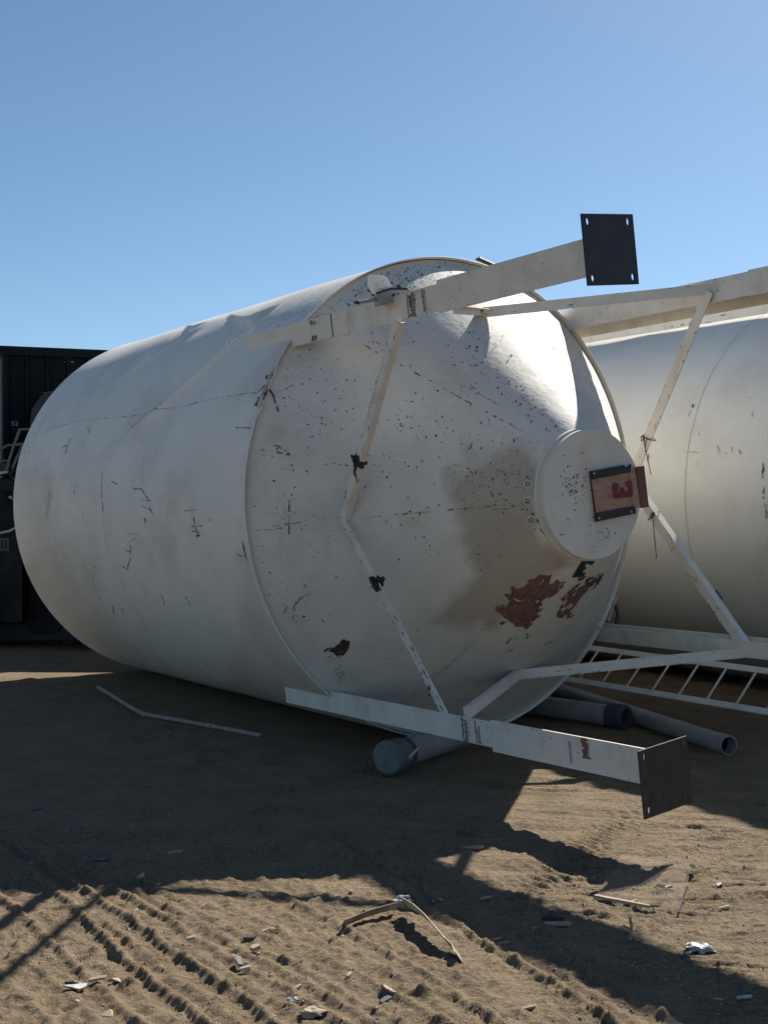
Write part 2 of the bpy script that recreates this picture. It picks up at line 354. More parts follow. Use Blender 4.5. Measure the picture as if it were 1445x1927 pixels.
class Skin:                                       # collects surface patches lying on a surface of revolution
    def __init__(k, rf, tilt): k.rf = rf; k.tilt = tilt; k.v = []; k.f = []; k.m = []
    def pt(k, s, th, off=0.003):
        return np.array(W(s+off*k.tilt[0], k.rf(s, th)+off*k.tilt[1], th))
    def add(k, st, mi, off=0.003):
        b_ = len(k.v); k.v += [tuple(k.pt(s, t, off)) for s, t in st]; k.f.append(tuple(range(b_, b_+len(st)))); k.m.append(mi)
    def blob(k, s, th, l, w_, ang, mi, n_=6, off=0.003):
        r = max(k.rf(s, th), 0.2); g = k.tilt[1]; st = []
        for i in range(n_):
            a_ = 2*math.pi*i/n_+rng.uniform(-.3, .3); q_ = rng.uniform(.65, 1.1)
            x = math.cos(a_)*l/2*q_; y = math.sin(a_)*w_/2*q_
            e1 = x*math.cos(ang)-y*math.sin(ang); e2 = x*math.sin(ang)+y*math.cos(ang)
            st.append((s+e1*g, th+e2/r))
        k.add(st, mi, off)
    def line(k, fn, pts, w0, mi, w1=None, off=0.0035, jag=0.3, gaps=0.0, step=0.05):
        q_ = [fn(*p) for p in pts]
        if any(x is None for x in q_): return
        for (s0, t0), (s1, t1) in zip(q_, q_[1:]):
            r = k.rf((s0+s1)/2, t0); Ld = math.hypot((s1-s0)/k.tilt[1], (t1-t0)*r); n_ = max(1, int(Ld/step))
            dx, dy = (s1-s0)/k.tilt[1]/Ld, (t1-t0)*r/Ld
            w00 = w0*0.85; w11 = (w1 if w1 is not None else w0)*0.85
            pw = w00*rng.uniform(.2, .9); po = 0.0; run = mi
            for i in range(n_):
                nw = (w00+(w11-w00)*(i+1)/n_)*rng.uniform(.25, 1+jag)
                no = po*.5+rng.gauss(0, .35)*w00
                if rng.random() < gaps+.10: pw = nw; po = no; continue
                if rng.random() < .25: run = mi if mi not in (1, 2) else rng.choice([1, 2, 2])
                a_, b_ = i/n_, (i+1)/n_
                P = []
                for t, ww, of in ((a_, pw/2, po), (b_, nw/2, no), (b_, -nw/2, no), (a_, -pw/2, po)):
                    P.append((s0+(s1-s0)*t-dy*(ww+of)*k.tilt[1], t0+(t1-t0)*t+dx*(ww+of)/r))
                k.add(P, run, off); pw = nw; po = no
                if mi in (1, 3) and rng.random() < .3:
                    t = rng.random(); e_ = rng.gauss(0, 2.2)*w00; k.blob(s0+(s1-s0)*t-dy*e_*k.tilt[1], t0+(t1-t0)*t+dx*e_/r, rng.uniform(.4, 1.3)*w00, rng.uniform(.3, .8)*w00, rng.uniform(0, 3), rng.choice([mi, 2]))
    def patch(k, fn, poly, mi, cell=0.006, amp=0.03, nsc=18, holes=0.0, seed=1, off=0.0032, aniso=1.0):
        q_ = [fn(*p) for p in poly]
        if any(x is None for x in q_): print('patch miss', poly[0]); return
        sc_ = sum(x[0] for x in q_)/len(q_); tc_ = sum(x[1] for x in q_)/len(q_); r = k.rf(sc_, tc_); g = k.tilt[1]
        P = np.array([((s-sc_)/g, (t-tc_)*r) for s, t in q_])
        x0, y0 = P.min(0)-.06; x1, y1 = P.max(0)+.06
        gx, gy = np.meshgrid(np.arange(x0, x1, cell), np.arange(y0, y1, cell), indexing='ij')
        sd = sdist(gx, gy, P)
        f_ = sd+amp*2*fbm(gx*nsc*aniso, gy*nsc, seed, 4)
        ok = f_ > 0
        if holes: ok &= ~((fbm(gx*26*aniso, gy*26, seed+50, 3) > 0.62-holes) & (sd < 0.2))
        for i, j in zip(*np.nonzero(ok)):
            a_, b_ = gx[i, j], gy[i, j]; h = cell/2
            k.add([(sc_+(a_-h)*g, tc_+(b_-h)/r), (sc_+(a_+h)*g, tc_+(b_-h)/r), (sc_+(a_+h)*g, tc_+(b_+h)/r), (sc_+(a_-h)*g, tc_+(b_+h)/r)], mi, off)
def sdist(gx, gy, P):                             # positive inside the polygon
    n_ = len(P); d = np.full(gx.shape, 1e9); ins = np.zeros(gx.shape, bool)
    for i in range(n_):
        (x0, y0), (x1, y1) = P[i], P[(i+1) % n_]
        dx, dy = x1-x0, y1-y0; t = np.clip(((gx-x0)*dx+(gy-y0)*dy)/(dx*dx+dy*dy+1e-12), 0, 1)
        d = np.minimum(d, np.hypot(gx-x0-t*dx, gy-y0-t*dy))
        c = ((y0 > gy) != (y1 > gy)) & (gx < (x1-x0)*(gy-y0)/((y1-y0) if y1 != y0 else 1e-12)+x0); ins ^= c
    return np.where(ins, d, -d)
def surf_object(name, P, Q, skin, mats, parent, attr=None):
    nb = len(P); V_ = [tuple(p) for p in P]+skin.v; F_ = [tuple(int(i) for i in q_) for q_ in Q]+[tuple(nb+i for i in f_) for f_ in skin.f]
    me = bpy.data.meshes.new(name); me.from_pydata(V_, [], F_)
    me.polygons.foreach_set('material_index', [0]*len(Q)+skin.m)
    me.polygons.foreach_set('use_smooth', [True]*len(F_))
    at = me.attributes.new('tone_patch', 'FLOAT', 'POINT')
    vals = np.zeros(len(V_), np.float32)
    if attr is not None: vals[:nb] = attr
    at.data.foreach_set('value', vals)
    return link(name, me, mats, parent)
def tone_patch_map(P, polys, norm_ok):
    px = project(P); out = np.zeros(len(P))
    for poly, soft, amt, ns in polys:
        d = sdist(px[:, 0], px[:, 1], np.array(poly, float))+ns*fbm(px[:, 0]/30, px[:, 1]/30, 5, 3)
        out = np.maximum(out, amt*np.clip(d/soft+0.5, 0, 1))
    return out*norm_ok

SILO = empty('silo', (C.x, C.y, 0), 'large dented white silo lying on its side in front, chipped hopper cone and four legs towards the camera', 'silo', 'white steel silos lying in the yard')
SILO['label'] = 'nearer white silo lying on its side, dented shell, chipped hopper cone and square foot plates'
# children are placed in world coordinates: keep the parent's offset out of them
def fix(root):
    bpy.context.view_layer.update()
    inv = root.matrix_world.inverted()
    for ch in COL.objects:
        if ch.parent == root: ch.matrix_parent_inverse = inv

# --- shell
ns, ntt = 200, 420
S, T, P = shell_mesh('shell', 0, -LEN, R, ns, ntt, dent, Wn)
Q = grid_faces(ns, ntt)
def rs(s, th): return R+float(dent(np.array([s]), np.array([th]))[0])
sk = Skin(rs, (0.0, 1.0))
MS = ['shell', 'chip', 'chip2', 'rust', 'seam', 'bright']
# seams
sk.line(cyl_at, [(62, 816), (150, 793), (235, 780), (300, 770), (400, 751), (486, 737)], 0.0045, 2, gaps=0.12, jag=.4)
sk.line(cyl_at, [(280, 800), (272, 850), (268, 920)], 0.005, 4, gaps=.1)
sk.line(cyl_at, [(135, 950), (150, 1035), (165, 1085), (175, 1110)], 0.005, 4, gaps=.1)
for pts, w0, mi in [
    ([(193, 890), (192, 930), (196, 970)], .011, 1), ([(196, 970), (207, 1050), (228, 1090), (237, 1118)], .004, 2),
    ([(210, 905), (222, 912)], .008, 2), ([(247, 807), (262, 792), (280, 778), (296, 768), (309, 758)], .012, 1), ([(290, 772), (297, 762)], .012, 1),
    ([(370, 700), (385, 683)], .010, 1), ([(380, 692), (388, 682)], .010, 1),
    ([(134, 824), (124, 853)], .014, 1), ([(118, 843), (128, 838)], .008, 1), ([(166, 806), (170, 811)], .02, 1),
    ([(248, 919), (268, 920)], .012, 2), ([(266, 920), (280, 940), (286, 965)], .01, 2), ([(268, 940), (288, 944)], .007, 2), ([(268, 952), (288, 960)], .007, 2), ([(272, 975), (275, 985)], .018, 1), ([(285, 962), (290, 970)], .008, 2),
    ([(366, 972), (372, 1000), (376, 1015)], .012, 1), ([(359, 993), (382, 990)], .010, 1), ([(362, 1000), (378, 1001)], .008, 1), ([(370, 1010), (378, 1008)], .010, 1), ([(346, 962), (372, 959)], .005, 2), ([(396, 975), (397, 981)], .01, 1),
    ([(245, 1020), (255, 1012)], .006, 2), ([(240, 1004), (262, 1006)], .006, 2), ([(246, 1025), (247, 1050), (240, 1070)], .01, 2), ([(228, 1064), (243, 1075)], .009, 2), ([(235, 1034), (248, 1041)], .009, 1),
    ([(305, 1119), (311, 1138)], .013, 1), ([(351, 1122), (358, 1140)], .014, 1), ([(212, 1141), (215, 1156)], .014, 1), ([(186, 1124), (188, 1129)], .014, 1), ([(199, 1145), (203, 1155)], .006, 2), ([(229, 1145), (232, 1152)], .01, 1),
    ([(144, 910), (144, 918)], .01, 1), ([(154, 920), (155, 926)], .012, 1), ([(141, 921), (141, 931)], .01, 1), ([(158, 937), (157, 944)], .01, 1), ([(157, 965), (158, 971)], .01, 1),
    ([(178, 1066), (182, 1070)], .012, 1), ([(174, 1090), (177, 1094)], .012, 1), ([(197, 1074), (199, 1078)], .008, 1),
    ([(68, 832), (70, 825)], .008, 1), ([(46, 855), (48, 848)], .012, 1), ([(55, 856), (57, 849)], .008, 1),
    ([(457, 1018), (464, 1052)], .013, 1), ([(447, 1044), (462, 1046)], .01, 1), ([(460, 1030), (467, 1060)], .012, 3), ([(175, 1145), (190, 1158), (210, 1176), (218, 1172)], .006, 5),
    ([(84, 966), (98, 1000), (120, 1052)], .006, 5),
    ([(444, 805), (472, 806)], .008, 1), ([(485, 770), (490, 745), (500, 718), (510, 700)], .02, 1), ([(486, 737), (492, 740)], .03, 1),
]: sk.line(cyl_at, pts, w0, mi, gaps=.04, jag=.5, step=.02)
# dense specks on the upper shell near the rim and random ones elsewhere
def spk(fn, poly, n_, lmin, lmax, ang, mi, wr=0.4, jit=.5, dens=None):
    Pp = np.array(poly, float); x0, y0 = Pp.min(0); x1, y1 = Pp.max(0); k_ = 0; tries = 0
    kk = 0
    while k_ < n_ and tries < n_*8:
        tries += 1
        x, y = rng.uniform(x0, x1), rng.uniform(y0, y1)
        if sdist(np.array([x]), np.array([y]), Pp)[0] < 0: continue
        if dens is not None and float(fbm(np.array([x/60.]), np.array([y/60.]), dens, 3)[0])+.45 < rng.random(): continue
        h = fn(x, y)
        if h is None: continue
        k_ += 1; l = 0.70*lmin*(lmax/lmin)**(rng.random()**2.2)
        (sk if fn is cyl_at else ck).blob(h[0], h[1], l, l*rng.uniform(wr*.6, wr*1.5), ang+rng.gauss(0, jit), mi if rng.random() > .25 else 2)
spk(cyl_at, [(525, 560), (600, 530), (690, 510), (690, 525), (590, 595), (540, 640), (480, 625), (510, 590)], 1100, .010, .032, .6, 2, .35)
spk(cyl_at, [(535, 558), (600, 530), (690, 510), (690, 520), (600, 580), (545, 620), (500, 620)], 900, .008, .028, .6, 1, .35)
spk(cyl_at, [(420, 600), (520, 565), (545, 560), (470, 625), (430, 640)], 260, .008, .02, .6, 2, .4)
spk(cyl_at, [(240, 640), (480, 590), (500, 1000), (460, 1000), (420, 800), (250, 700)], 160, .005, .016, .3, 1, .5, dens=4)
spk(cyl_at, [(60, 850), (300, 700), (450, 900), (470, 1100), (300, 1200), (150, 1150), (60, 1000)], 130, .005, .014, 1.2, 2, .5, dens=8)
nrm = (np.cos(T)*0+1).reshape(-1)
px = project(P)
st = tone_patch_map(P, [([(35, 900), (70, 880), (120, 1000), (190, 1130), (260, 1230), (150, 1230), (60, 1090)], 70, .35, 50), ([(430, 1300), (480, 800), (455, 900), (455, 1000), (500, 1150), (600, 1300), (700, 1400)], 30, .25, 30),  # brownish dirt low on the far end, darker band along the rim
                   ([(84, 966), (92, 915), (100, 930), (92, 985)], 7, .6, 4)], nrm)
o_shell = surf_object('shell', P, Q, sk, MS, SILO, st)
# rolled edge at the open end
mb = MB(); n_ = 360
prof = [(-0.06, R-0.010), (0.008, R-0.008), (0.010, R-0.001), (0.007, R+0.0025), (-0.012, R+0.003), (-0.014, R-0.002)]
rings = []
for r_s, r_r in prof:
    k = len(mb.v)
    for j in range(n_):
        th = 2*math.pi*j/n_; dd = float(dent(np.array([0.0]), np.array([th]))[0])
        mb.v.append(tuple(W(r_s, r_r+dd*0.9, th)))
    rings.append(k)
for a_, b_ in zip(rings, rings[1:]):
    for j in range(n_): mb.f.append((a_+j, a_+(j+1) % n_, b_+(j+1) % n_, b_+j)); mb.m.append(0)
mb.build('rim', 'shell', SILO, smooth=True)
# roof at the far end
mb = MB(); n_ = 96
pr = [(-LEN, R), (-LEN-.03, R+.03), (-LEN-.06, R+.02), (-LEN-.85, .32), (-LEN-.98, .30), (-LEN-.98, 0.02)]
rings = []
for r_s, r_r in pr:
    rings.append(len(mb.v)); mb.v += [tuple(W(r_s, r_r-0.004 if r_s == -LEN else r_r-0.03, 2*math.pi*j/n_)) for j in range(n_)]
for a_, b_ in zip(rings, rings[1:]):
    for j in range(n_): mb.f.append((a_+j, a_+(j+1) % n_, b_+(j+1) % n_, b_+j)); mb.m.append(0)
mb.build('roof', 'leg', SILO)

# --- cone
ns, ntt = 110, 560
s = np.linspace(S_C0, S_C1, ns); th = np.linspace(0, 2*np.pi, ntt, endpoint=False); S, T = np.meshgrid(s, th, indexing='ij')
dimp = [(cone_at(880, 840), .10, .012), (cone_at(960, 880), .16, .018), (cone_at(1000, 600), .2, .012)]
def cdent(S, T):
    d = 0.006*fbm(S*3, T*2.5, 15, 3)
    lit = np.exp(-((T-1.0)/0.45)**2); d = d+lit*0.009*fbm(S*9, T*9, 18, 3)
    for (cs, ct), w_, am in [x for x in dimp if x[0]]: d = d-am*np.exp(-(((S-cs)/w_)**2+((T-ct)*1.2/w_)**2))
    e = np.clip((S-S_C0)/.15, 0, 1)*np.clip((S_C1-S)/.1, 0, 1)
    return d*e
rr = RIM_IN+SLOPE*(S-S_C0)+cdent(S, T)
P = Wn(S, rr, T).reshape(-1, 3); Q = grid_faces(ns, ntt)
sl_ = math.hypot(1, SLOPE)
def rc(s, th): return RIM_IN+SLOPE*(s-S_C0)+float(cdent(np.array([s]), np.array([th]))[0])
ck = Skin(rc, (-SLOPE/sl_, 1/sl_))
MC = ['cone', 'chip', 'chip2', 'rust', 'seam', 'bright', 'rust2', 'green', 'seamy']
# chips, measured by region on the photographed face
spk(cone_at, [(470, 900), (530, 700), (600, 610), (740, 600), (640, 980), (560, 1200), (480, 1080)], 230, .012, .034, .3, 1, .55, dens=14)
spk(cone_at, [(590, 600), (700, 520), (820, 490), (900, 500), (760, 560), (600, 620)], 330, .018, .06, 1.0, 1, .35, .5)
spk(cone_at, [(740, 600), (900, 600), (930, 690), (1040, 800), (1020, 900), (860, 900), (700, 760)], 330, .010, .045, 1.1, 1, .35, .5)
spk(cone_at, [(850, 610), (930, 600), (1000, 720), (1080, 830), (1000, 800), (900, 700)], 130, .02, .055, 1.2, 1, .35, .4)
spk(cone_at, [(800, 500), (930, 500), (1000, 550), (1090, 640), (1140, 780), (1090, 800), (980, 650), (900, 560)], 120, .01, .03, 1.0, 2, .4, .5)
spk(cone_at, [(660, 760), (1000, 820), (1010, 1010), (900, 1080), (680, 980)], 300, .010, .032, .9, 1, .5, .7, dens=19)
spk(cone_at, [(845, 880), (1000, 880), (1000, 960), (850, 960)], 120, .012, .035, 1.2, 1, .4, .5)
spk(cone_at, [(480, 1080), (640, 990), (860, 1000), (1000, 1060), (900, 1250), (820, 1300), (600, 1260)], 130, .008, .026, .9, 1, .5, .8, dens=23)
spk(cone_at, [(520, 930), (560, 930), (560, 1010), (520, 1010)], 45, .008, .024, 0.2, 1, .5)
spk(cone_at, [(1060, 1110), (1130, 1060), (1160, 1100), (1090, 1200), (960, 1300), (900, 1300)], 40, .008, .03, 0.8, 1, .4)
# seams along the cone's generators
def gen(px_, py_, s0, s1, w_, mi, gaps, off=.003):
    h = cone_at(px_, py_)
    if h: t = h[1]; ck.line(lambda a_, b_: (a_, b_), [(s0, t), (s1, t)], w_, mi, gaps=gaps, jag=.5, step=.03, off=off)
gen(930, 952, .55, 1.38, .005, 3, .35); gen(930, 952, .75, 1.38, .007, 1, .6, .0035)
gen(545, 992, .02, .16, .005, 3, .4); gen(900, 1200, .1, 1.40, .006, 8, .05); gen(960, 800, .05, 1.3, .008, 2, .5); gen(960, 800, .4, 1.1, .010, 3, .75)
gen(1050, 670, .05, 1.1, .007, 2, .35); gen(1110, 720, .3, 1.3, .007, 2, .3); gen(750, 1330, .1, .9, .005, 8, .1)
for pts, w0, mi in [
    ([(546, 935), (545, 980), (545, 1006)], .008, 3), ([(545, 940), (546, 960)], .012, 1), ([(510, 990), (568, 983)], .006, 3), ([(513, 837), (530, 843), (548, 855)], .012, 2), ([(521, 850), (546, 856)], .018, 3), ([(508, 733), (516, 748), (524, 775)], .012, 1),
    ([(610, 875), (625, 871), (655, 877)], .006, 3), ([(550, 1168), (555, 1140), (568, 1124), (590, 1112)], .009, 2), ([(533, 1155), (541, 1140)], .006, 2), ([(602, 1160), (610, 1170)], .008, 1),
    ([(628, 1225), (650, 1222), (640, 1232)], .02, 1), ([(604, 1228), (622, 1219), (640, 1224)], .014, 6), ([(613, 1240), (628, 1230), (641, 1238)], .010, 1), ([(618, 1247), (630, 1240)], .006, 2),
    ([(628, 1262), (637, 1257), (645, 1262)], .006, 2), ([(630, 1270), (640, 1264), (650, 1270)], .006, 2), ([(634, 1278), (644, 1270)], .006, 2), ([(638, 1250), (641, 1255)], .006, 2), ([(635, 1285), (645, 1276)], .005, 2),
    ([(700, 1294), (720, 1288), (735, 1276)], .004, 4), ([(838, 1315), (900, 1314)], .005, 1), ([(806, 1310), (820, 1300)], .015, 1),
    ([(952, 1212), (962, 1200)], .02, 1), ([(955, 1226), (968, 1217)], .02, 1), ([(1025, 1214), (1045, 1202)], .018, 1), ([(990, 1190), (994, 1200)], .02, 1), ([(905, 1184), (930, 1164)], .008, 1),
    ([(1000, 965), (1015, 985), (1040, 1012), (1060, 1033)], .016, 1), ([(1008, 985), (1040, 1015), (1062, 1040)], .006, 3),
    ([(855, 715), (870, 728), (895, 735)], .006, 3), ([(880, 720), (905, 745), (935, 760)], .005, 2), ([(880, 845), (890, 833)], .012, 1), ([(905, 855), (912, 852)], .022, 1), ([(1118, 1150), (1121, 1146)], .03, 1), ([(923, 925), (929, 935)], .012, 1),
]: ck.line(cone_at, pts, w0, mi, gaps=.06, jag=.5, step=.02)
ck.patch(cone_at, [(934, 1152), (952, 1126), (975, 1104), (1003, 1088), (1035, 1086), (1056, 1100), (1052, 1112), (1030, 1128), (1020, 1150), (1008, 1168), (988, 1182), (965, 1178), (944, 1162)], 3, amp=.045, nsc=16, holes=.22, seed=3)
ck.patch(cone_at, [(1048, 1150), (1060, 1122), (1082, 1100), (1110, 1092), (1104, 1112), (1085, 1140), (1068, 1162)], 3, amp=.06, nsc=15, holes=.46, seed=9, aniso=.5)
for k in range(150):
    x, y = rng.gauss(995, 36), 0; y = 1130-(x-995)*.45+rng.gauss(0, 22); h = cone_at(x, y)
    if h: l = rng.uniform(.004, .016); ck.blob(h[0], h[1], l, l*.4, rng.uniform(0, 3), rng.choice([4, 8, 3, 1]), off=.0040)
for k in range(120):
    x = rng.gauss(1080, 26); y = 1128-(x-1080)*.7+rng.gauss(0, 15); h = cone_at(x, y)
    if h: l = rng.uniform(.006, .03); ck.blob(h[0], h[1], l, l*.3, 2.2+rng.gauss(0, .3), rng.choice([4, 0, 3, 1, 3]), off=.0040)
ck.patch(cone_at, [(1095, 1088), (1128, 1078), (1132, 1092), (1108, 1104)], 1, amp=.05, nsc=22, holes=.3, seed=11)
ck.patch(cone_at, [(635, 1212), (648, 1204), (658, 1208), (655, 1220), (644, 1232), (630, 1230), (618, 1226)], 6, amp=.012, nsc=22, seed=13)
# bright scraped dashes
for k in range(36):
    x = rng.uniform(945, 1000); y = rng.uniform(592, 604); ck.line(cone_at, [(x, y), (x+6, y+9)], .010, 5, jag=.6)
# stencilled letter on the lower cone
def pxpoly(pts, mi): 
    q_ = [cone_at(*p) for p in pts]
    if all(q_): ck.add(q_, mi, .0036)
def z4(x, y): return (980+x/5.16, 800+y/5.16)
for pg in ([(585, 1318), (640, 1318), (575, 1470), (490, 1473)], [(620, 1318), (715, 1314), (690, 1352), (655, 1350), (648, 1338), (610, 1345)], [(590, 1380), (628, 1370), (632, 1385), (610, 1402), (575, 1400)], [(545, 1440), (565, 1435), (600, 1425), (628, 1420), (605, 1460), (575, 1470), (540, 1470)]):
    pxpoly([z4(*p) for p in pg], 7)
st = tone_patch_map(P, [  # brown-grey patches: cone colour darkened inside soft-edged outlines
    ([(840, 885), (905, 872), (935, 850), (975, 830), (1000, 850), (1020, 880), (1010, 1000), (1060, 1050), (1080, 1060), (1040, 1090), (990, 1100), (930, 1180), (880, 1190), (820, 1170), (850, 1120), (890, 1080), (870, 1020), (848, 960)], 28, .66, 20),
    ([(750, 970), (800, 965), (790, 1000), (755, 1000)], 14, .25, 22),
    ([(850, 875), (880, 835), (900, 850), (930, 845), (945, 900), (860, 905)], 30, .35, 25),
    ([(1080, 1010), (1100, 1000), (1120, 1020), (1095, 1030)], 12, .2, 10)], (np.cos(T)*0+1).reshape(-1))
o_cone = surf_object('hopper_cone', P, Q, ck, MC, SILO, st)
# --- outlet collar and cap
mb = MB(); n_ = 96
def ringset(prof, mb, n_, mi=0, close=None):
    rings = []
    for r_s, r_r in prof:
        rings.append(len(mb.v)); mb.v += [tuple(W(r_s, r_r, 2*math.pi*j/n_)) for j in range(n_)]
    for a_, b_ in zip(rings, rings[1:]):
        for j in range(n_): mb.f.append((a_+j, a_+(j+1) % n_, b_+(j+1) % n_, b_+j)); mb.m.append(mi)
    return rings
ringset([(S_C1-.02, R_N+.016), (S_C1+.004, R_N+.014), (S_C1+.008, R_N-.002), (S_N-.03, R_N-.002)], mb, n_)
mb.build('outlet_collar', 'cone', SILO, smooth=False)
mb = MB(); rg = ringset([(S_N-.03, R_N+.006), (S_N-.004, R_N+.006), (S_N, R_N), (S_N, .001)], mb, n_)
cap = mb.build('outlet_cap', ['cone', 'chip', 'rust'], SILO)
cb = MB()
def on_cap(px_, py_, s=S_N+.0025): return splane(px_, py_, s)
EA = U; EB = V
cap_px = [(x, y) for x, y in [(rng.gauss(1078, 14), rng.gauss(918, 20)) for _ in range(70)]]+[(rng.gauss(1100, 40), rng.gauss(930, 60)) for _ in range(50)]+[(rng.gauss(1140, 12), rng.gauss(1005, 10)) for _ in range(12)]
for x, y in cap_px:
    c = on_cap(x, y)
    if (c-(C+A*(S_N+.0025))).length > R_N-.03: continue
    l = rng.uniform(.006, .02); w_ = l*rng.uniform(.3, .8); a0 = rng.uniform(0, 3.1)
    cb.poly([c+(EA*math.cos(a0)*math.cos(t)*l+EB*math.sin(a0)*math.cos(t)*l-EA*math.sin(a0)*math.sin(t)*w_+EB*math.cos(a0)*math.sin(t)*w_)*.5 for t in (0, .9, 2.1, 3.3, 4.2, 5.3)], 1 if rng.random() < .6 else 2)
# merge the chips into the cap's own mesh
me2 = cb.mesh('capchips'); bm = bmesh.new(); bm.from_mesh(cap.data); bm.from_mesh(me2); bm.to_mesh(cap.data); bm.free()
# three plugs beside the collar
for px_, py_ in ((1011, 913), (1009, 942), (1018, 973)):
    s0, t0 = cone_at(px_, py_); s0 = min(s0, S_C1-.045); p = W(s0, rcone(s0), t0); nn = (U*math.cos(t0)+V*math.sin(t0)+A*(-SLOPE)).normalized()
    mb = MB(); e1, e2 = frame(nn, A)
    k0 = []
    for rr_, hh in ((.030, 0), (.029, .012), (.023, .013), (.021, .002), (.001, .002)):
        k0.append(len(mb.v)); mb.v += [tuple(p+nn*hh+(e1*math.cos(2*math.pi*j/24)+e2*math.sin(2*math.pi*j/24))*rr_) for j in range(24)]
    for a_, b_ in zip(k0, k0[1:]):
        for j in range(24): mb.f.append((a_+j, a_+(j+1) % 24, b_+(j+1) % 24, b_+j)); mb.m.append(0 if a_ != k0[3] and a_ != k0[2] else 1)
    mb.build('plug', ['cone', 'plugin'], SILO)
# slide gate with its board
g = empty('slide_gate', (0, 0, 0), None, None); g.parent = SILO
def gp(pts, s): return [splane(x, y, s) for x, y in pts]
g0 = S_N+.004
mb = MB(); mb.prism(gp([(1108, 887), (1183, 873), (1193, 966), (1119.5, 981.6)], g0), A*.018); mb.build('gate_plate', 'steel', g)
mb = MB(); mb.prism(gp([(1112, 902), (1160, 892), (1168, 956), (1121, 965)], g0+.0205), A*.012); mb.prism(gp([(1160, 892), (1192, 886), (1199, 952), (1168, 956)], g0+.0205), A*.014); mb.build('board', 'board', g)
mb = MB(); mb.prism(gp([(1181, 882.5), (1192.5, 879), (1203, 955), (1190, 958)], g0+.0355), A*.006); mb.build('board', 'board', g)
mb = MB(); mb.prism(gp([(1192.5, 879), (1207, 876.5), (1216, 953.5), (1203, 956)], g0+.0205), A*.022); mb.build('board_end', 'board2', g)
mb = MB(); mb.prism(gp([(1110, 887.5), (1180.6, 874), (1182, 888.5), (1111.5, 902.5)], g0+.0205), A*.024); mb.build('guide_bar', 'steel', g)
mb = MB(); mb.prism(gp([(1118.5, 965.2), (1189, 952), (1191, 966), (1120, 981)], g0+.0205), A*.024); mb.build('guide_bar', 'steel', g)
for x, y in ((1117, 891), (1177, 877), (1126, 975), (1187, 963)):
    mb = MB(); c = splane(x, y, g0+.045); mb.tube([c-A*.002, c+A*.006], .007, 10); mb.build('bolt', 'pale', g)
mb = MB()
for pg in ([(893, 655), (1085, 635), (1082, 692), (910, 716), (905, 690)], [(890, 575), (915, 562), (945, 566), (948, 610), (935, 640), (925, 653), (893, 645), (905, 640), (890, 620)], [(965, 612), (998, 603), (1003, 655), (968, 655)], [(1020, 550), (1073, 537), (1085, 648), (1045, 652), (1043, 600), (1022, 590)], [(848, 672), (895, 668), (895, 672), (848, 676)], [(850, 690), (900, 682), (900, 686), (850, 693)]):
    mb.prism(gp([z4(*p) for p in pg], g0+.0420), A*.0012)
mb.build('letter', 'red', g)

# --- legs
N187 = (U*math.cos(R_(187.1))+V*math.sin(R_(187.1))).normalized(); N97 = (U*math.cos(R_(97.1))+V*math.sin(R_(97.1))).normalized()
def plate(mb, c, e1, e2, nrm_, h, t, holes, hr):
    bm = bmesh.new(); es = []
    def loop(pts):
        vs = [bm.verts.new(p) for p in pts]
        for i in range(len(vs)): es.append(bm.edges.new((vs[i], vs[(i+1) % len(vs)])))
    loop([c+e1*a_*h+e2*b_*h for a_, b_ in ((-1, -1), (1, -1), (1, 1), (-1, 1))])
    for a_, b_ in holes: loop([c+e1*(a_+hr*.8*math.cos(q_))+e2*(b_+hr*1.3*math.sin(q_)) for q_ in [k*math.pi/7 for k in range(14)]])
    r = bmesh.ops.triangle_fill(bm, use_beauty=True, use_dissolve=False, edges=es)
    ex = bmesh.ops.extrude_face_region(bm, geom=list(bm.faces)); vs = [g_ for g_ in ex['geom'] if isinstance(g_, bmesh.types.BMVert)]
    bmesh.ops.translate(bm, verts=vs, vec=nrm_*t); bmesh.ops.recalc_face_normals(bm, faces=bm.faces)
    me = bpy.data.meshes.new('base_plate'); bm.to_mesh(me); bm.free(); return me
def chan(mb, p0, p1, h, dep, side, tn=.010, far=None, mi=0, off=0):
    """near face centred on the line, seen from the left; web on 'side' (+1 top, -1 bottom); far flange behind"""
    far = far or h; e1 = -N187; e2 = N97*side                # e1 away from us, e2 towards the web
    t = h/2+off
    prof = [(0, t), (dep, t), (dep, t-far), (dep-tn, t-far), (dep-tn, t-tn), (tn, t-tn), (tn, -h/2), (0, -h/2)]
    mb.sweep(prof, p0, p1, e1, e2, mi)
LEG = {}
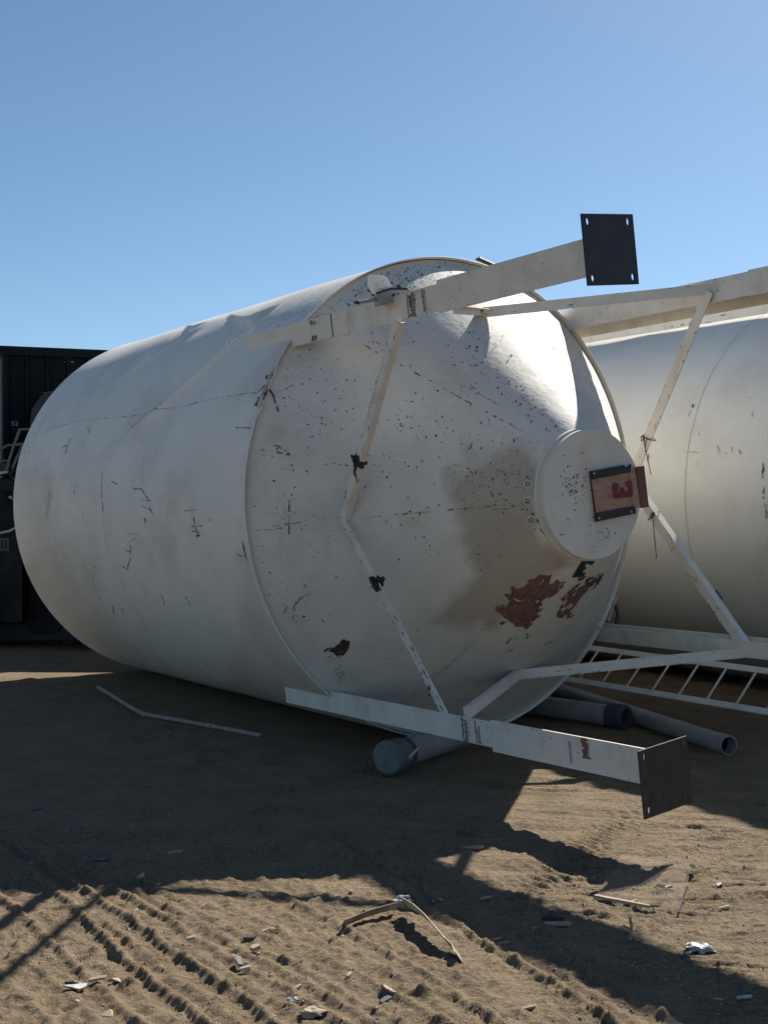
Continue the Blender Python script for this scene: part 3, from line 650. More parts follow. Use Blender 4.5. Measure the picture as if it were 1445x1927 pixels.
def leg(key, p0, p1, s0, s1, s_sl, side, h=.155, hs=.187, dep=.105, far=.09, near_off=0, plate_mat='steel', plate_c=None, marks=()):
    d = (p1-p0)/(s1-s0)
    at = lambda s_: p0+d*(s_-s0)
    LEG[key] = at
    mb = MB(); chan(mb, at(s0), at(s_sl+.05), h, dep, side, far=far); chan(mb, at(s_sl)+N187*.012-N97*side*0.0, at(s1), hs, dep+.024, side, far=(far+.03 if far else None), off=.003)
    # scuff marks and weld lines in the leg's own face
    for s_, w_, mi, y0, y1 in marks:
        z_ = .0025 if s_ < s_sl else .0145; hh = (h if s_ < s_sl else hs)/2
        k_ = int(max(1, (y1-y0)*8)); 
        for i in range(k_):
            a_ = y0+(y1-y0)*i/k_; b_ = y0+(y1-y0)*(i+1)/k_; j = rng.uniform(-.3, .3)*w_; ww = w_*rng.uniform(.5, 1.2)
            P4 = [at(s_)+A*(j-ww/2)+N187*z_+N97*(a_*hh), at(s_)+A*(j+ww/2)+N187*z_+N97*(a_*hh), at(s_)+A*(j+ww/2)+N187*z_+N97*(b_*hh), at(s_)+A*(j-ww/2)+N187*z_+N97*(b_*hh)]
            mb.poly(P4, mi)
    for i in range(26):
        s_ = rng.uniform(s0+.7, s1-.05); z_ = .0025 if s_ < s_sl else .0145; hh = (h if s_ < s_sl else hs)/2; y = rng.choice([rng.uniform(-1, 1), rng.choice([-.93, .93])])*hh*.97
        l = rng.uniform(.006, .02); q_ = at(s_)+N187*z_+N97*y
        mb.poly([q_-A*l/2, q_+N97*l*.2, q_+A*l/2, q_-N97*l*.2], 1)
    o = mb.build('leg', ['leg', 'chip', 'chip2', 'rust'], SILO)
    c = (plate_c or at(s1)) ; me = plate(None, c, N187, N97, A, .172, .010, [(-.135, -.135), (.135, -.135), (.135, .135), (-.135, .135)], .0145)
    link('base_plate', me, plate_mat, o)
    return o
def sp(px_, py_, s): return splane(px_, py_, s)
# leg marks: (s, width, material, from, to) with from/to in half-heights
mk1 = [(.30, .03, 1, .5, .9), (.34, .03, 2, .5, .8), (.30, .04, 1, -.95, -.45), (.34, .03, 1, -.95, -.5), (.56, .012, 1, -1, 1), (1.44, .012, 2, -1, 1), (1.475, .03, 1, -.9, .7), (1.50, .04, 2, -1, .9), (1.60, .010, 1, -.8, .9), (1.62, .01, 2, -1, .8)]
mk2 = [(1.53, .012, 1, -1, 1), (1.56, .04, 2, -1, .8), (1.66, .010, 1, -.9, .9), (1.69, .02, 2, -.9, .5), (2.5, .01, 2, -.7, .6), (2.62, .05, 3, -.2, 1)]
LG1 = leg('a', sp(463, 655, -.67), sp(1146, 474, 3.16), -.67, 3.16, 1.76, 1, plate_c=sp(1146, 470, 3.165), marks=mk1)
LG2 = leg('b', sp(537, 1303, -.66), sp(1250, 1450, 3.18), -.66, 3.18, 1.82, -1, plate_mat='rusty', plate_c=sp(1250, 1462, 3.185), marks=mk2)
LG3 = leg('c', sp(1070, 602, .01)-(sp(1400, 535, 1.8)-sp(1070, 602, .01))*.35, sp(1070, 602, .01)+(sp(1400, 535, 1.8)-sp(1070, 602, .01))*(3.16/1.79), .01-.35*1.79, 3.17, 1.85, 1, h=.165, hs=.175, dep=.24, far=.225)
LG4 = leg('d', sp(1130, 1194, .02)-(sp(1400, 1222, 1.52)-sp(1130, 1194, .02))*.4, sp(1130, 1194, .02)+(sp(1400, 1222, 1.52)-sp(1130, 1194, .02))*(3.14/1.5), .02-.4*1.5, 3.16, 1.85, -1, h=.12, hs=.14, dep=.16, far=.12, plate_mat='rusty')
# seam scratch along the lower front leg's sleeve
# --- braces: angle iron
def angle_bar(p0, p1, n_, w_=.062, w2=.05, t=.006, parent=SILO, flip=1, chips=24, name='brace', big=0):
    d = (p1-p0).normalized(); e1, e2 = frame(d, n_); e2 = e2*flip
    mb = MB(); prof = [(0, -w_/2), (0, w_/2), (-w2, w_/2), (-w2, w_/2-t), (-t, w_/2-t), (-t, -w_/2)]
    mb.sweep(prof, p0, p1, e1, e2)
    Ld = (p1-p0).length
    for i in range(chips):
        x = rng.uniform(.05, Ld-.05); y = rng.choice([-.46, .46, rng.uniform(-.4, .4)])*w_; l = rng.uniform(.01, .045); ww = rng.uniform(.003, .009)
        q_ = p0+d*x+e1*.0022+e2*y*.93
        mb.poly([q_-d*l/2, q_-e2*ww/2, q_+d*l/2, q_+e2*ww/2], 1)
    for i in range(big):
        x = Ld*(1-.75*rng.random()**1.3)-.02; y = rng.uniform(-.5, .5)*w_; l = rng.uniform(.02, .07); ww = rng.uniform(.008, .022)
        q_ = p0+d*x+e1*.0028+e2*y*.8
        pts_ = [q_+d*math.cos(a_)*l/2*rng.uniform(.4, 1.1)+e2*math.sin(a_)*ww/2*rng.uniform(.3, 1.2) for a_ in [k*math.pi/4 for k in range(8)]]
        pts_ = [v-e2*max(0, (v-p0).dot(e2)-w_/2)-e2*min(0, (v-p0).dot(e2)+w_/2) for v in pts_]
        mb.poly(pts_, rng.choice([1, 1, 2]))
    return mb.build(name, ['leg', 'chip', 'chip2'], parent)
LV = .487
B1, B2, B3 = sp(745, 603, 1.33), sp(643, 975, LV), sp(837, 1345, 1.35)
angle_bar(B1, B2, N187, flip=-1); angle_bar(B2, B3, N187, flip=1, chips=34, big=16)
T1, T2, T3 = sp(851, 583, 1.5), sp(908, 588, LV), sp(1338, 543, 1.5)
angle_bar(T1, T2, N187, w_=.05, chips=3); angle_bar(T2, T3, N187, w_=.075, flip=-1, chips=8)
D1, D2, D3 = sp(873, 1345, 1.45), sp(972, 1270, LV), sp(1402, 1228, 1.5)
angle_bar(D1, D2, N187, w_=.09, chips=46, big=22); angle_bar(D2, D3, N187, w_=.075, flip=1, chips=18)
E1_, E2_, E3_ = sp(1332, 548, 1.5), sp(1183, 908, LV), sp(1398, 1220, 1.5)
angle_bar(E1_, E2_, N187, w_=.085, w2=.06, flip=1); angle_bar(E2_, E3_, N187, w_=.075, w2=.06, flip=-1, chips=20)
# gusset where the top brace meets the cone
mb = MB(); mb.prism([T2-A*.02+N187*.05, T2+A*.16+N187*.12, T2+A*.10-N187*.03, T2-A*.03-N187*.03], N97*-.012); mb.build('gusset', 'leg', SILO)
# --- tape wraps on the front braces, wires on the rear ones
def lump(p, d, n_, sz, seed):
    e1, e2 = frame(d, n_); bm = bmesh.new(); bmesh.ops.create_icosphere(bm, subdivisions=3, radius=1.0)
    for v in bm.verts:
        c = v.co.copy(); f_ = 1+.75*float(vnoise(c.x*2.6+seed, c.y*2.6+c.z*2.1, seed))+.35*float(vnoise(c.x*7, c.z*7+c.y*3, seed+4))
        v.co = p+e1*(c.x*.030*f_-.012)+e2*(c.y*.044*f_)+d*(c.z*sz*f_)
    me = bpy.data.meshes.new('lump'); bm.to_mesh(me); bm.free(); return me
def wrap(p, d, n_, w_, name, mt, nturn=3, r=.006):
    e1, e2 = frame(d, n_); mb = MB()
    for k in range(nturn):
        o_ = d*(k-nturn/2)*r*2.2; sk_ = rng.uniform(-.3, .3)*w_
        loop = [p+o_+e1*.010+e2*w_*.6+d*sk_, p+o_+e1*.012-e2*w_*.6-d*sk_, p+o_-e1*.055-e2*w_*.5, p+o_-e1*.055+e2*w_*.55, p+o_+e1*.010+e2*w_*.6+d*sk_]
        mb.tube(loop, r, 6)
    return mb, e1, e2
def seg_at(pa, pb, py):
    return min((pa.lerp(pb, k/400) for k in range(401)), key=lambda q_: abs(CY-F*(q_.z-CAMZ)/q_.y-py))
d = (B2-B1).normalized(); p = seg_at(B1, B2, 870)
mb, e1, e2 = wrap(p, d, N187, .062, 'tape', 'tape', 2, .007)
lm_ = lump(p, d, N187, .05, 3); k_ = len(mb.v); mb.v += [tuple(v.co) for v in lm_.vertices]; mb.f += [tuple(k_+i for i in q_.vertices) for q_ in lm_.polygons]; mb.m += [0]*len(lm_.polygons)
Zd = Vector((0, 0, 1))
mb.tube([p+e1*.02-Zd*.01, p+e1*.025-Zd*.07+U*.012, p+e1*.02-Zd*.13+U*.02, p+e1*.03-Zd*.105+U*.05], .006, 5, r2=.003); mb.tube([p+e1*.02, p+e1*.02-Zd*.09], .008, 5, r2=.004); mb.tube([p+e1*.022+Zd*.05-U*.02, p+e1*.024, p+e1*.022+Zd*.07+U*.03], .010, 5)
mb.build('tape_wrap', 'tape', SILO)
d = (B3-B2).normalized(); p = seg_at(B2, B3, 1097)
mb, e1, e2 = wrap(p, d, N187, .062, 'tape', 'tape', 2, .007)
lm_ = lump(p, d, N187, .05, 8); k_ = len(mb.v); mb.v += [tuple(v.co) for v in lm_.vertices]; mb.f += [tuple(k_+i for i in q_.vertices) for q_ in lm_.polygons]; mb.m += [0]*len(lm_.polygons)
mb.tube([p+e1*.02-d*.05, p+e1*.02+d*.06+U*.0], .013, 5); mb.tube([p+e1*.02, p+e1*.03+Zd*.05+U*.05], .011, 5); mb.tube([p+e1*.02, p+e1*.02-Zd*.06+U*.05], .013, 5)
mb.build('tape_wrap', 'tape', SILO)
for (x, y), (pa, pb), ends in (((1216, 826), (E1_, E2_), [(1228, 893), (1217, 850)]), ((1232, 972), (E2_, E3_), [(1238, 1050), (1236, 990)])):
    p = seg_at(pa, pb, y); d = (pb-pa).normalized()
    mb, e1, e2 = wrap(p, d, N187, .085, 'wire', 'wire', 1, .004)
    f0 = p+e1*.02+e2*(.03 if y < 908 else -.03)
    for q_, sw in zip(ends, (.0, .02)):
        sE = (p-C).dot(A); pe = splane(q_[0], q_[1], sE)+e1*.02
        mb.tube([f0, f0.lerp(pe, .3)+U*sw, f0.lerp(pe, .7)+U*sw*.5, pe], .0035, 5)
    mb.tube([f0+Vector((0, 0, .02)), f0+U*.02, f0-Vector((0, 0, .035))-U*.015, f0-U*.02+Vector((0, 0, .0)), f0+Vector((0, 0, .01))], .004, 5)
    mb.build('wire_tie', 'wire', SILO)
mb = MB(); p = seg_at(E2_, E3_, 1125); d = (E3_-E2_).normalized(); e1, e2 = frame(d, N187)
mb.box(p-e1*.03+U*.04, d*.045, e1*.03, e2*.03); mb.tube([p+U*.02, p+U*.10], .032, 12); mb.tube([p-d*.05+e1*.01+U*.03, p+d*.16+e1*.008+U*.02], .012, 6); mb.build('clamp', 'band', SILO, bevel=.004)
# --- electrical box on the upper front leg
bx = lambda x, y, sft=0: sp(x, y, 1.3)-N187*sft
g = empty('junction_box', (0, 0, 0), None, None); g.parent = SILO
c0 = LEG['a'](1.28)+N97*.078
mb = MB(); pb = [sp(714, 549, 1.30), sp(736, 543, 1.30), sp(764, 545, 1.30), sp(766, 562, 1.30), sp(716, 574, 1.30)]
off = -A*.10-N187*.02
mb.prism(pb, off); mb.build('box_body', 'box', g, bevel=.004)
mb = MB(); mb.prism([sp(712, 549, 1.31), sp(736, 541, 1.31), sp(766, 541.5, 1.31), sp(766, 545, 1.31), sp(737, 545, 1.31), sp(713, 552, 1.31)], off*1.15); mb.tube([sp(750, 541, 1.30), sp(748, 536, 1.30)], .008, 6); mb.tube([sp(753, 541, 1.30), sp(751, 535, 1.30)], .006, 6); mb.build('gasket', 'black', g)
for x, y in ((740, 555), (750, 554.5), (760, 554)):
    mb = MB(); c = sp(x, y, 1.303); mb.tube([c-A*.004, c+A*.006], .0085, 12); mb.build('knockout', 'band', g)
# clear cover, hinged open and upright: shallow tray with a raised window and latches
ctr = sp(713, 536, 1.27)
def cv(x, y, s=1.27): return sp(640+x/6.568, 480+y/6.568, s)
mb = MB()
outer = [(355, 262), (395, 245), (535, 250), (570, 265), (645, 395), (600, 405), (480, 435), (480, 495), (440, 495), (375, 420), (345, 345)]
mb.prism([cv(*p) for p in outer], -A*.012)
inner = [(440, 350), (505, 345), (560, 300), (610, 390), (560, 410), (480, 425)]
mb.prism([cv(*p, 1.272) for p in inner], A*.02)
for x in (372, 420, 480): mb.prism([cv(*p, 1.272) for p in ((x-16, 285), (x+4, 285), (x+12, 243), (x-8, 240))], -A*.02)
mb.build('clear_cover', 'clear', g, bevel=.003)
mb = MB(); mb.tube([sp(672, 569.5, 1.25), sp(716, 562, 1.25), sp(730, 560, 1.25)], .011, 10); mb.build('conduit', 'box', SILO)
mb = MB(); mb.tube([sp(671.5, 569.6, 1.25), sp(674, 569.2, 1.25)], .0125, 10); mb.build('conduit_end', 'black', SILO)
# bracket on the top of the rim, hose stub on the far right
mb = MB()
mb.tube([W(.02, R+.03, R_(84)), W(.02, R+.02, R_(73))], .016, 6); mb.tube([W(-.05, R+.045, R_(83)), W(-.04, R+.03, R_(74))], .012, 6); mb.build('bracket', 'band', SILO)
mb = MB(); mb.tube([sp(1144, 1168, 0.0), sp(1152, 1142, 0.0), sp(1160, 1124, 0.0)], .012, 8); mb.build('tube_stub', 'pale', SILO)
mb = MB(); mb.tube([sp(1150, 1132, -.1), sp(1158, 1142, -.1), sp(1162, 1155, -.1), sp(1159, 1176, -.1)], .018, 8); mb.build('hose', 'band', SILO)
# crumpled strips at the torn rim corner
mb = MB()
for k in range(9):
    y = 700+k*8; h = cyl_at(508-k*2.7, y)
    if not h: continue
    p = W(0.0, R+.004, h[1]); q_ = W(-.03-.03*rng.random(), R+.010*rng.random(), h[1]+.02*rng.uniform(-1, 1)); r_ = W(-.005, R+.014*rng.random(), h[1]-.022)
    mb.prism([p, q_, r_], Vector((.004, -.004, .002)), rng.choice([0, 0, 0, 1]))
mb.build('torn_edge', ['leg', 'chip'], SILO)
mb = MB(); mb.tube([sp(507, 733, .04), sp(513, 741, .04), sp(518, 755, .04), sp(524, 776, .04)], .007, 6, r2=.003); mb.build('hanging_wire', 'wire', SILO)
fix(SILO)

# ------------------------------------------------------------------ second silo
CC = 4.75; R2 = 1.9
SILO2 = empty('silo', tuple(C+U*CC-Vector((0, 0, C.z))), 'farther white silo at the right, smooth shell, half hidden behind the chipped one', 'silo', 'white steel silos lying in the yard')
C2 = Vector((C.x, C.y, 0))+U*CC+Vector((0, 0, R2)); A2 = Vector((A.x, A.y, 0)).normalized()
def W2(s, r, th): return C2+A2*s+(U*math.cos(th)+Vector((0, 0, 1))*math.sin(th))*r
def W2n(S, r, T):
    return np.array(C2)+S[..., None]*np.array(A2)+(r*np.cos(T))[..., None]*np.array(U)+(r*np.sin(T))[..., None]*np.array([0, 0, 1.])
ns, ntt = 90, 260
S, T = np.meshgrid(np.linspace(2.6, -6.2, ns), np.linspace(0, 2*np.pi, ntt, endpoint=False), indexing='ij')
P = W2n(S, R2+0.012*fbm(S*1.2, T*1.8, 44, 3)*np.minimum(1, np.abs(np.sin(T/2))*3), T).reshape(-1, 3)
def cyl2(px_, py_):
    d = ray(px_, py_); t = 5.
    while t < 16:
        q_ = CAMP+d*t-C2; s_ = q_.dot(A2)
        if (q_-A2*s_).length < R2: return s_, math.atan2(q_.z, q_.dot(U)) % (2*math.pi)
        t += .01
class Skin2(Skin):
    def pt(k, s, th, off=.003): return np.array(W2(s, R2+.006+off, th))
k2 = Skin2(lambda s, t: R2, (0, 1.)); k2.tilt = (0, 1.)
h = cyl2(1290, 960)
for i in range(60):
    t0 = math.pi*(.62+.75*i/60); k2.add([(h[0], t0), (h[0]+.004, t0), (h[0]+.004, t0+math.pi*.75/60), (h[0], t0+math.pi*.75/60)], 2)
for pts, w_ in [([(1307, 757), (1303, 768)], .02), ([(1300, 772), (1296, 785)], .01), ([(1310, 797), (1307, 804)], .01), ([(1287, 850), (1318, 852)], .006), ([(1350, 838), (1354, 856)], .009), ([(1375, 837), (1379, 855)], .012), ([(1391, 845), (1394, 857)], .010), ([(1417, 775), (1416, 786)], .009), ([(1436, 868), (1437, 900)], .02), ([(1437, 915), (1443, 975)], .024), ([(1400, 735), (1401, 739)], .01), ([(1315, 815), (1317, 819)], .01), ([(1330, 645), (1352, 615)], .006), ([(1220, 850), (1219, 868)], .02), ([(1205, 1160), (1216, 1165)], .008)]:
    k2.line(cyl2, pts, w_*.8, 2, jag=.6, gaps=.1, step=.02, off=.004)
for i in range(110):
    x, y = rng.uniform(1200, 1440), rng.uniform(720, 1150); h = cyl2(x, y)
    if h and vnoise(x/50, y/50, 3) > -.05: l = rng.uniform(.005, .018); k2.blob(h[0], h[1], l, l*.5, 1.3, rng.choice([1, 2]), off=.004)
surf_object('shell', P, grid_faces(ns, ntt), k2, ['shell2', 'chip', 'chip2'], SILO2)
mb = MB(); n_ = 96; rings = []
for r_s, r_r in [(-6.2, R2-.01), (-6.24, R2+.02), (-6.3, R2), (-7.1, .32), (-7.2, .02)]: rings.append(len(mb.v)); mb.v += [tuple(W2(r_s, r_r, 2*math.pi*j/n_)) for j in range(n_)]
for a_, b_ in zip(rings, rings[1:]):
    for j in range(n_): mb.f.append((a_+j, a_+(j+1) % n_, b_+(j+1) % n_, b_+j)); mb.m.append(0)
mb.build('roof', 'leg', SILO2)
mb = MB(); rings = []
for r_s, r_r in [(2.62, R2+.01), (2.60, R2-.02), (3.9, .40), (3.98, .40), (3.98, .01)]: rings.append(len(mb.v)); mb.v += [tuple(W2(r_s, r_r, 2*math.pi*j/n_)) for j in range(n_)]
for a_, b_ in zip(rings, rings[1:]):
    for j in range(n_): mb.f.append((a_+j, a_+(j+1) % n_, b_+(j+1) % n_, b_+j)); mb.m.append(0)
mb.build('hopper_cone', 'leg', SILO2, smooth=False)
mb = MB(); q0 = C2+U*(3.88-CC); q0.z = 3.69
mb.sweep([(0, -.075), (0, .065), (.16, .065), (.16, .055), (.01, .055), (.01, -.075)], q0-A2*3.2, q0+A2*4.4, U, Vector((0, 0, 1)))
for i in range(40):
    s_ = rng.uniform(-1.5, 3); z_ = rng.choice([-.07, -.05, -.02]); q_ = q0+A2*s_-U*.003+Vector((0, 0, z_)); l = rng.uniform(.01, .06); mb.poly([q_-A2*l, q_+Vector((0, 0, .006)), q_+A2*l, q_-Vector((0, 0, .008))], 1)
mb.build('leg', ['leg', 'chip2'], SILO2)
fix(SILO2)

# ------------------------------------------------------------------ ladder between the silos
LB = C+U*1.97; LB.z = .15
LAD = empty('ladder', tuple(LB), 'white steel ladder lying tilted on the ground between the two silos', 'ladder')
ldir = A2; tl = (U*math.cos(R_(45))+Vector((0, 0, 1))*math.sin(R_(45))).normalized(); tn_ = ldir.cross(tl).normalized()
p0 = LB+Vector((0, 0, .04))
for k in (0, 1):
    mb = MB(); c = p0+tl*(.38*k); mb.sweep([(-.006, -.028), (.006, -.028), (.006, .028), (-.006, .028)], c-ldir*2.2, c+ldir*2.6, tn_, tl); mb.build('side_rail', 'leg', LAD)
for i in range(16):
    s_ = -2.0+.30*i; mb = MB(); mb.tube([p0+ldir*s_+tl*.02, p0+ldir*s_+tl*.36], .0095, 8); mb.build('rung', 'leg', LAD, smooth=True)
fix(LAD)

# ------------------------------------------------------------------ pipes on the ground
def pipe(name, pts, r, label, end=None, capd=False, mt='pipe', thick=.006):
    pts = [Vector(p) for p in pts]
    root = empty(name, tuple(Vector((pts[0].x, pts[0].y, 0))), label, 'pipe', 'grey pipes lying under the silo')
    mb = MB(); mb.tube(pts, r, 28, cap=False); mb.tube(pts, r-thick, 28, mi=1, cap=False)
    d = (pts[0]-pts[1]).normalized(); k = len(mb.v)
    up = Vector((0.13, 0.21, 0.97)); e1 = d.cross(up).normalized(); e2 = d.cross(e1)
    for rr_ in (r, r-thick): mb.v += [tuple(pts[0]+(e1*math.cos(2*math.pi*j/28)+e2*math.sin(2*math.pi*j/28))*rr_) for j in range(28)]
    for j in range(28): mb.f.append((k+j, k+(j+1) % 28, k+28+(j+1) % 28, k+28+j)); mb.m.append(0)
    mb.build('pipe_body', [mt, 'pipein'], root, smooth=False)
    return root, pts[0], d, e1, e2
def smooth_ob(o):
    o.data.polygons.foreach_set('use_smooth', [len(p.vertices) == 4 for p in o.data.polygons])
def pg(x, y, z): return ground(x, y, z)
r = .112; a0 = pg(735, 1424, r-.005); b0 = Vector((.56, 9.02, r))
root, p, d, e1, e2 = pipe('capped_pipe', [a0, b0], r*.84, 'short thick grey pipe with a round dusty cap under the front leg')
mb = MB(); mb.tube([p-d*.12, p+d*.0], r*.93, 28); mb.tube([p-d*.005, p+d*.04], r, 28); mb.tube([p+d*.04, p+d*.05], r*.97, 28, r2=r*.90); mb.build('cap', 'pipecap', root)
mb = MB(); mb.tube([p-d*.19, p-d*.13], r*.87, 28); mb.build('collar', 'band', root)
mb = MB(); q_ = p-d*.1-d.cross(Vector((0, 0, 1)))*0
side = Vector((-d.y, d.x, 0))*(1 if Vector((-d.y, d.x, 0)).x > 0 else -1)
mb.poly([p-d*.06+side*r*.93+Vector((0, 0, .01)), p-d*.20+side*r*.90+Vector((0, 0, .05)), p-d*.20+side*r*.905+Vector((0, 0, .03)), p-d*.06+side*r*.95-Vector((0, 0, .02))]); mb.build('torn_sticker', 'white', root)
mb = MB(); c = p-side*(r+.03)+d*.03; c.z = .05; mb.tube([c+side*.03*math.cos(t)+Vector((0, 0, 1))*.035*math.sin(t) for t in [k*math.pi/6 for k in range(13)]], .004, 5); mb.build('pull_ring', 'wire', root); fix(root)
r = .085; a0 = pg(1175, 1350, r); b0 = Vector((1.15, 10.65, r))
root, p, d, e1, e2 = pipe('coupled_pipe', [a0-(a0-b0).normalized()*0, b0], r, 'grey pipe with a ribbed coupling on its open end, behind the front leg', thick=.012)
mb = MB()
def ringtube(mb, c0, c1, ro, ri, mi=0):
    n_ = 32; dd = (Vector(c1)-Vector(c0)).normalized(); e1 = dd.cross(Vector((.13, .21, .97))).normalized(); e2 = dd.cross(e1); k = []
    for c, rr_ in ((c0, ri), (c0, ro), (c1, ro), (c1, ri), (c0, ri)): k.append(len(mb.v)); mb.v += [tuple(Vector(c)+(e1*math.cos(2*math.pi*j/n_)+e2*math.sin(2*math.pi*j/n_))*rr_) for j in range(n_)]
    for a_, b_ in zip(k, k[1:]):
        for j in range(n_): mb.f.append((a_+j, a_+(j+1) % n_, b_+(j+1) % n_, b_+j)); mb.m.append(mi)
for k in range(4): ringtube(mb, p-d*(.14-.036*k), p-d*(.118-.036*k), r+.016, r+.001)
ringtube(mb, p-d*.14, p+d*.012, r+.009, r-.013); mb.build('coupling', 'band', root); fix(root)
r = .068; a0 = pg(1371, 1403, r); b0 = pg(1050, 1299, r); m0 = a0.lerp(b0, .5)+Vector((0, .0, .0))
mid = a0.lerp(b0, .18); mid.z = r+.0
root, p, d, e1, e2 = pipe('long_pipe', [a0, a0.lerp(b0, .12)+Vector((-.015, 0, .004)), a0.lerp(b0, .4), b0, b0+(b0-a0)*.25], r, 'long thin grey pipe behind the coupled pipe, its open end nearest the right edge')
mb = MB(); ringtube(mb, p-d*.10, p-d*.002, r+.003, r-.0075); mb.build('end_sleeve', 'pipe', root); fix(root)
# cane
cp = [ground(185, 1293, .05), ground(258, 1338, .022), ground(272, 1344, .018), ground(395, 1366, .016), ground(491, 1384, .014)]
cp2 = []
for a_, b_ in zip(cp, cp[1:]):
    for k in range(4): cp2.append(a_.lerp(b_, k/4))
cp2.append(cp[-1]); mb = MB(); mb.tube(cp2, .017, 10)
for x, y in ((272, 1344), (395, 1366)): q_ = ground(x, y, .017); dd = (cp[3]-cp[2]).normalized(); mb.tube([q_-dd*.02, q_+dd*.02], .021, 10)
tag(mb.build('cane_stick', 'bamboo', smooth=False), 'long bent dry cane lying on the shaded ground below the silo', 'stick')

# ------------------------------------------------------------------ railcar
RC0 = depthp(4, 651, 17.2); rdir = Vector((1.6, .56, 0)).normalized(); rn = Vector((rdir.y, -rdir.x, 0)); H = RC0.z
RC0.z = 0
CAR = empty('railcar', tuple(RC0), 'tall dark blue-green steel railcar with ribbed side standing behind the silo', 'railcar')
up = Vector((0, 0, 1)); Lc = 15.0; wd = 3.0
mb = MB(); mb.box(RC0+rdir*Lc/2-rn*(wd/2+.10)+up*(H/2+.55), rdir*(Lc/2), rn*(wd/2), up*(H/2-.55-.06)); mb.build('body', 'navy', CAR)
mb = MB(); mb.box(RC0+rdir*Lc/2-rn*(wd/2+.04)+up*(H-.06), rdir*(Lc/2+.03), rn*(wd/2+.08), up*.06); mb.box(RC0+rdir*Lc/2-rn*.02+up*1.0, rdir*(Lc/2), rn*.06, up*.12); mb.build('rail_trim', 'navy', CAR)
x = .06; first_post = True
while x < Lc:
    mb = MB(); wv = .06 if first_post else .032; first_post = False
    mb.sweep([(-wv, 0), (wv, 0), (wv*.6, .06), (-wv*.6, .06)], RC0+rdir*x-rn*.098+up*1.12, RC0+rdir*x-rn*.098+up*(H-.12), rdir, rn); mb.build('side_post', 'navy', CAR); x += .28
mb = MB()
for k in range(9): mb.box(RC0+rdir*Lc/2-rn*.09+up*(H-.42-.27*k), rdir*(Lc/2), rn*.018, up*.010)
mb.build('side_stiffener', 'navy', CAR)
mb = MB(); mb.box(RC0+rdir*Lc/2-rn*(wd/2)+up*.72, rdir*(Lc/2-.3), rn*.35, up*.2); mb.build('underframe', 'loader', CAR)
for k in (1.3, 3.0, 11.5, 13.2):
    for sgn in (.55, wd-.35):
        mb = MB(); c = RC0+rdir*k-rn*sgn+up*.46; mb.tube([c-rn*.06, c+rn*.06], .45, 28); mb.build('wheel', 'loader', CAR)
def text(s, size, loc, e1, e2, name, mt, parent, squash=1):
    cu = bpy.data.curves.new(name, 'FONT'); cu.body = s; cu.size = size; cu.extrude = .004; cu.align_x = 'LEFT'
    to = bpy.data.objects.new(name, cu); COL.objects.link(to); dg = bpy.context.evaluated_depsgraph_get(); me = bpy.data.meshes.new_from_object(to.evaluated_get(dg))
    bpy.data.objects.remove(to); e3 = e1.cross(e2)
    Mx = Matrix(((e1.x*squash, e2.x, e3.x, loc.x), (e1.y*squash, e2.y, e3.y, loc.y), (e1.z*squash, e2.z, e3.z, loc.z), (0, 0, 0, 1)))
    me.transform(Mx); return link(name, me, mt, parent)
def carp(px_, py_):                                  # point on the railcar's side plane
    d = ray(px_, py_); return CAMP+d*(((RC0-rn*.088-CAMP).dot(rn))/d.dot(rn))
text('52', .088, carp(21.5, 801), rdir, up, 'lettering', 'mark', CAR, 1.15)
mb = MB()
for row, (y0, x0, x1) in enumerate(((673, 121, 138), (681, 123, 139))):
    n_ = 12; pts = [carp(x0+(x1-x0)*i/n_, y0+(-1)**i*rng.uniform(.5, 2.5)) for i in range(n_+1)]; mb.tube(pts, .008, 5)
mb.build('chalk_scribble', 'mark', CAR)
fix(CAR)

# ------------------------------------------------------------------ loader behind the silo on the left
LDp = depthp(0, 1215, 16.0); LDp.z = 0
LD = empty('loader', tuple(LDp), 'dark wheel loader parked in front of the railcar, mostly hidden by the silo', 'loader')
Y0 = 15.6
def dp(x, y, yy=Y0): return depthp(x, y, yy)
def slab(pts, yy, th, name, mt, parent=LD, bevel=.01):
    mb = MB(); mb.prism([dp(x, y, yy) for x, y in pts], Vector((0, th, 0))); return mb.build(name, mt, parent, bevel=bevel)
body = slab([(-260, 1000), (0, 1003), (22, 998), (36, 996), (42, 1060), (42, 1172), (-260, 1170)], Y0, 1.6, 'engine_cover', 'loader')
for x in (-1, 5.5, 12): slab([(x-2.4, 1016), (x+2.0, 1016), (x+2.0, 1033), (x-2.4, 1033)], Y0-.012, .02, 'vent_slot', 'black', body, 0)
slab([(-14, 1012), (17, 1013), (17, 1036), (-14, 1036)], Y0-.006, .005, 'vent_frame', 'rail', body, 0)
slab([(-260, 1004), (0, 1005), (20, 1001), (34, 992), (34, 989), (18, 997), (0, 1001), (-260, 1000)], Y0-.02, .05, 'cover_trim', 'pale', body, 0)
slab([(43, 1060), (75, 1050), (130, 1150), (110, 1190), (60, 1195), (46, 1172)], Y0+.3, 1.0, 'fender', 'loader')
slab([(-260, 1172), (44, 1173), (150, 1180), (170, 1205), (-260, 1210)], Y0+.35, 1.3, 'chassis', 'black')
slab([(38, 1062), (42, 1062), (42, 1170), (38, 1170)], Y0-.01, .02, 'door_gap', 'black')
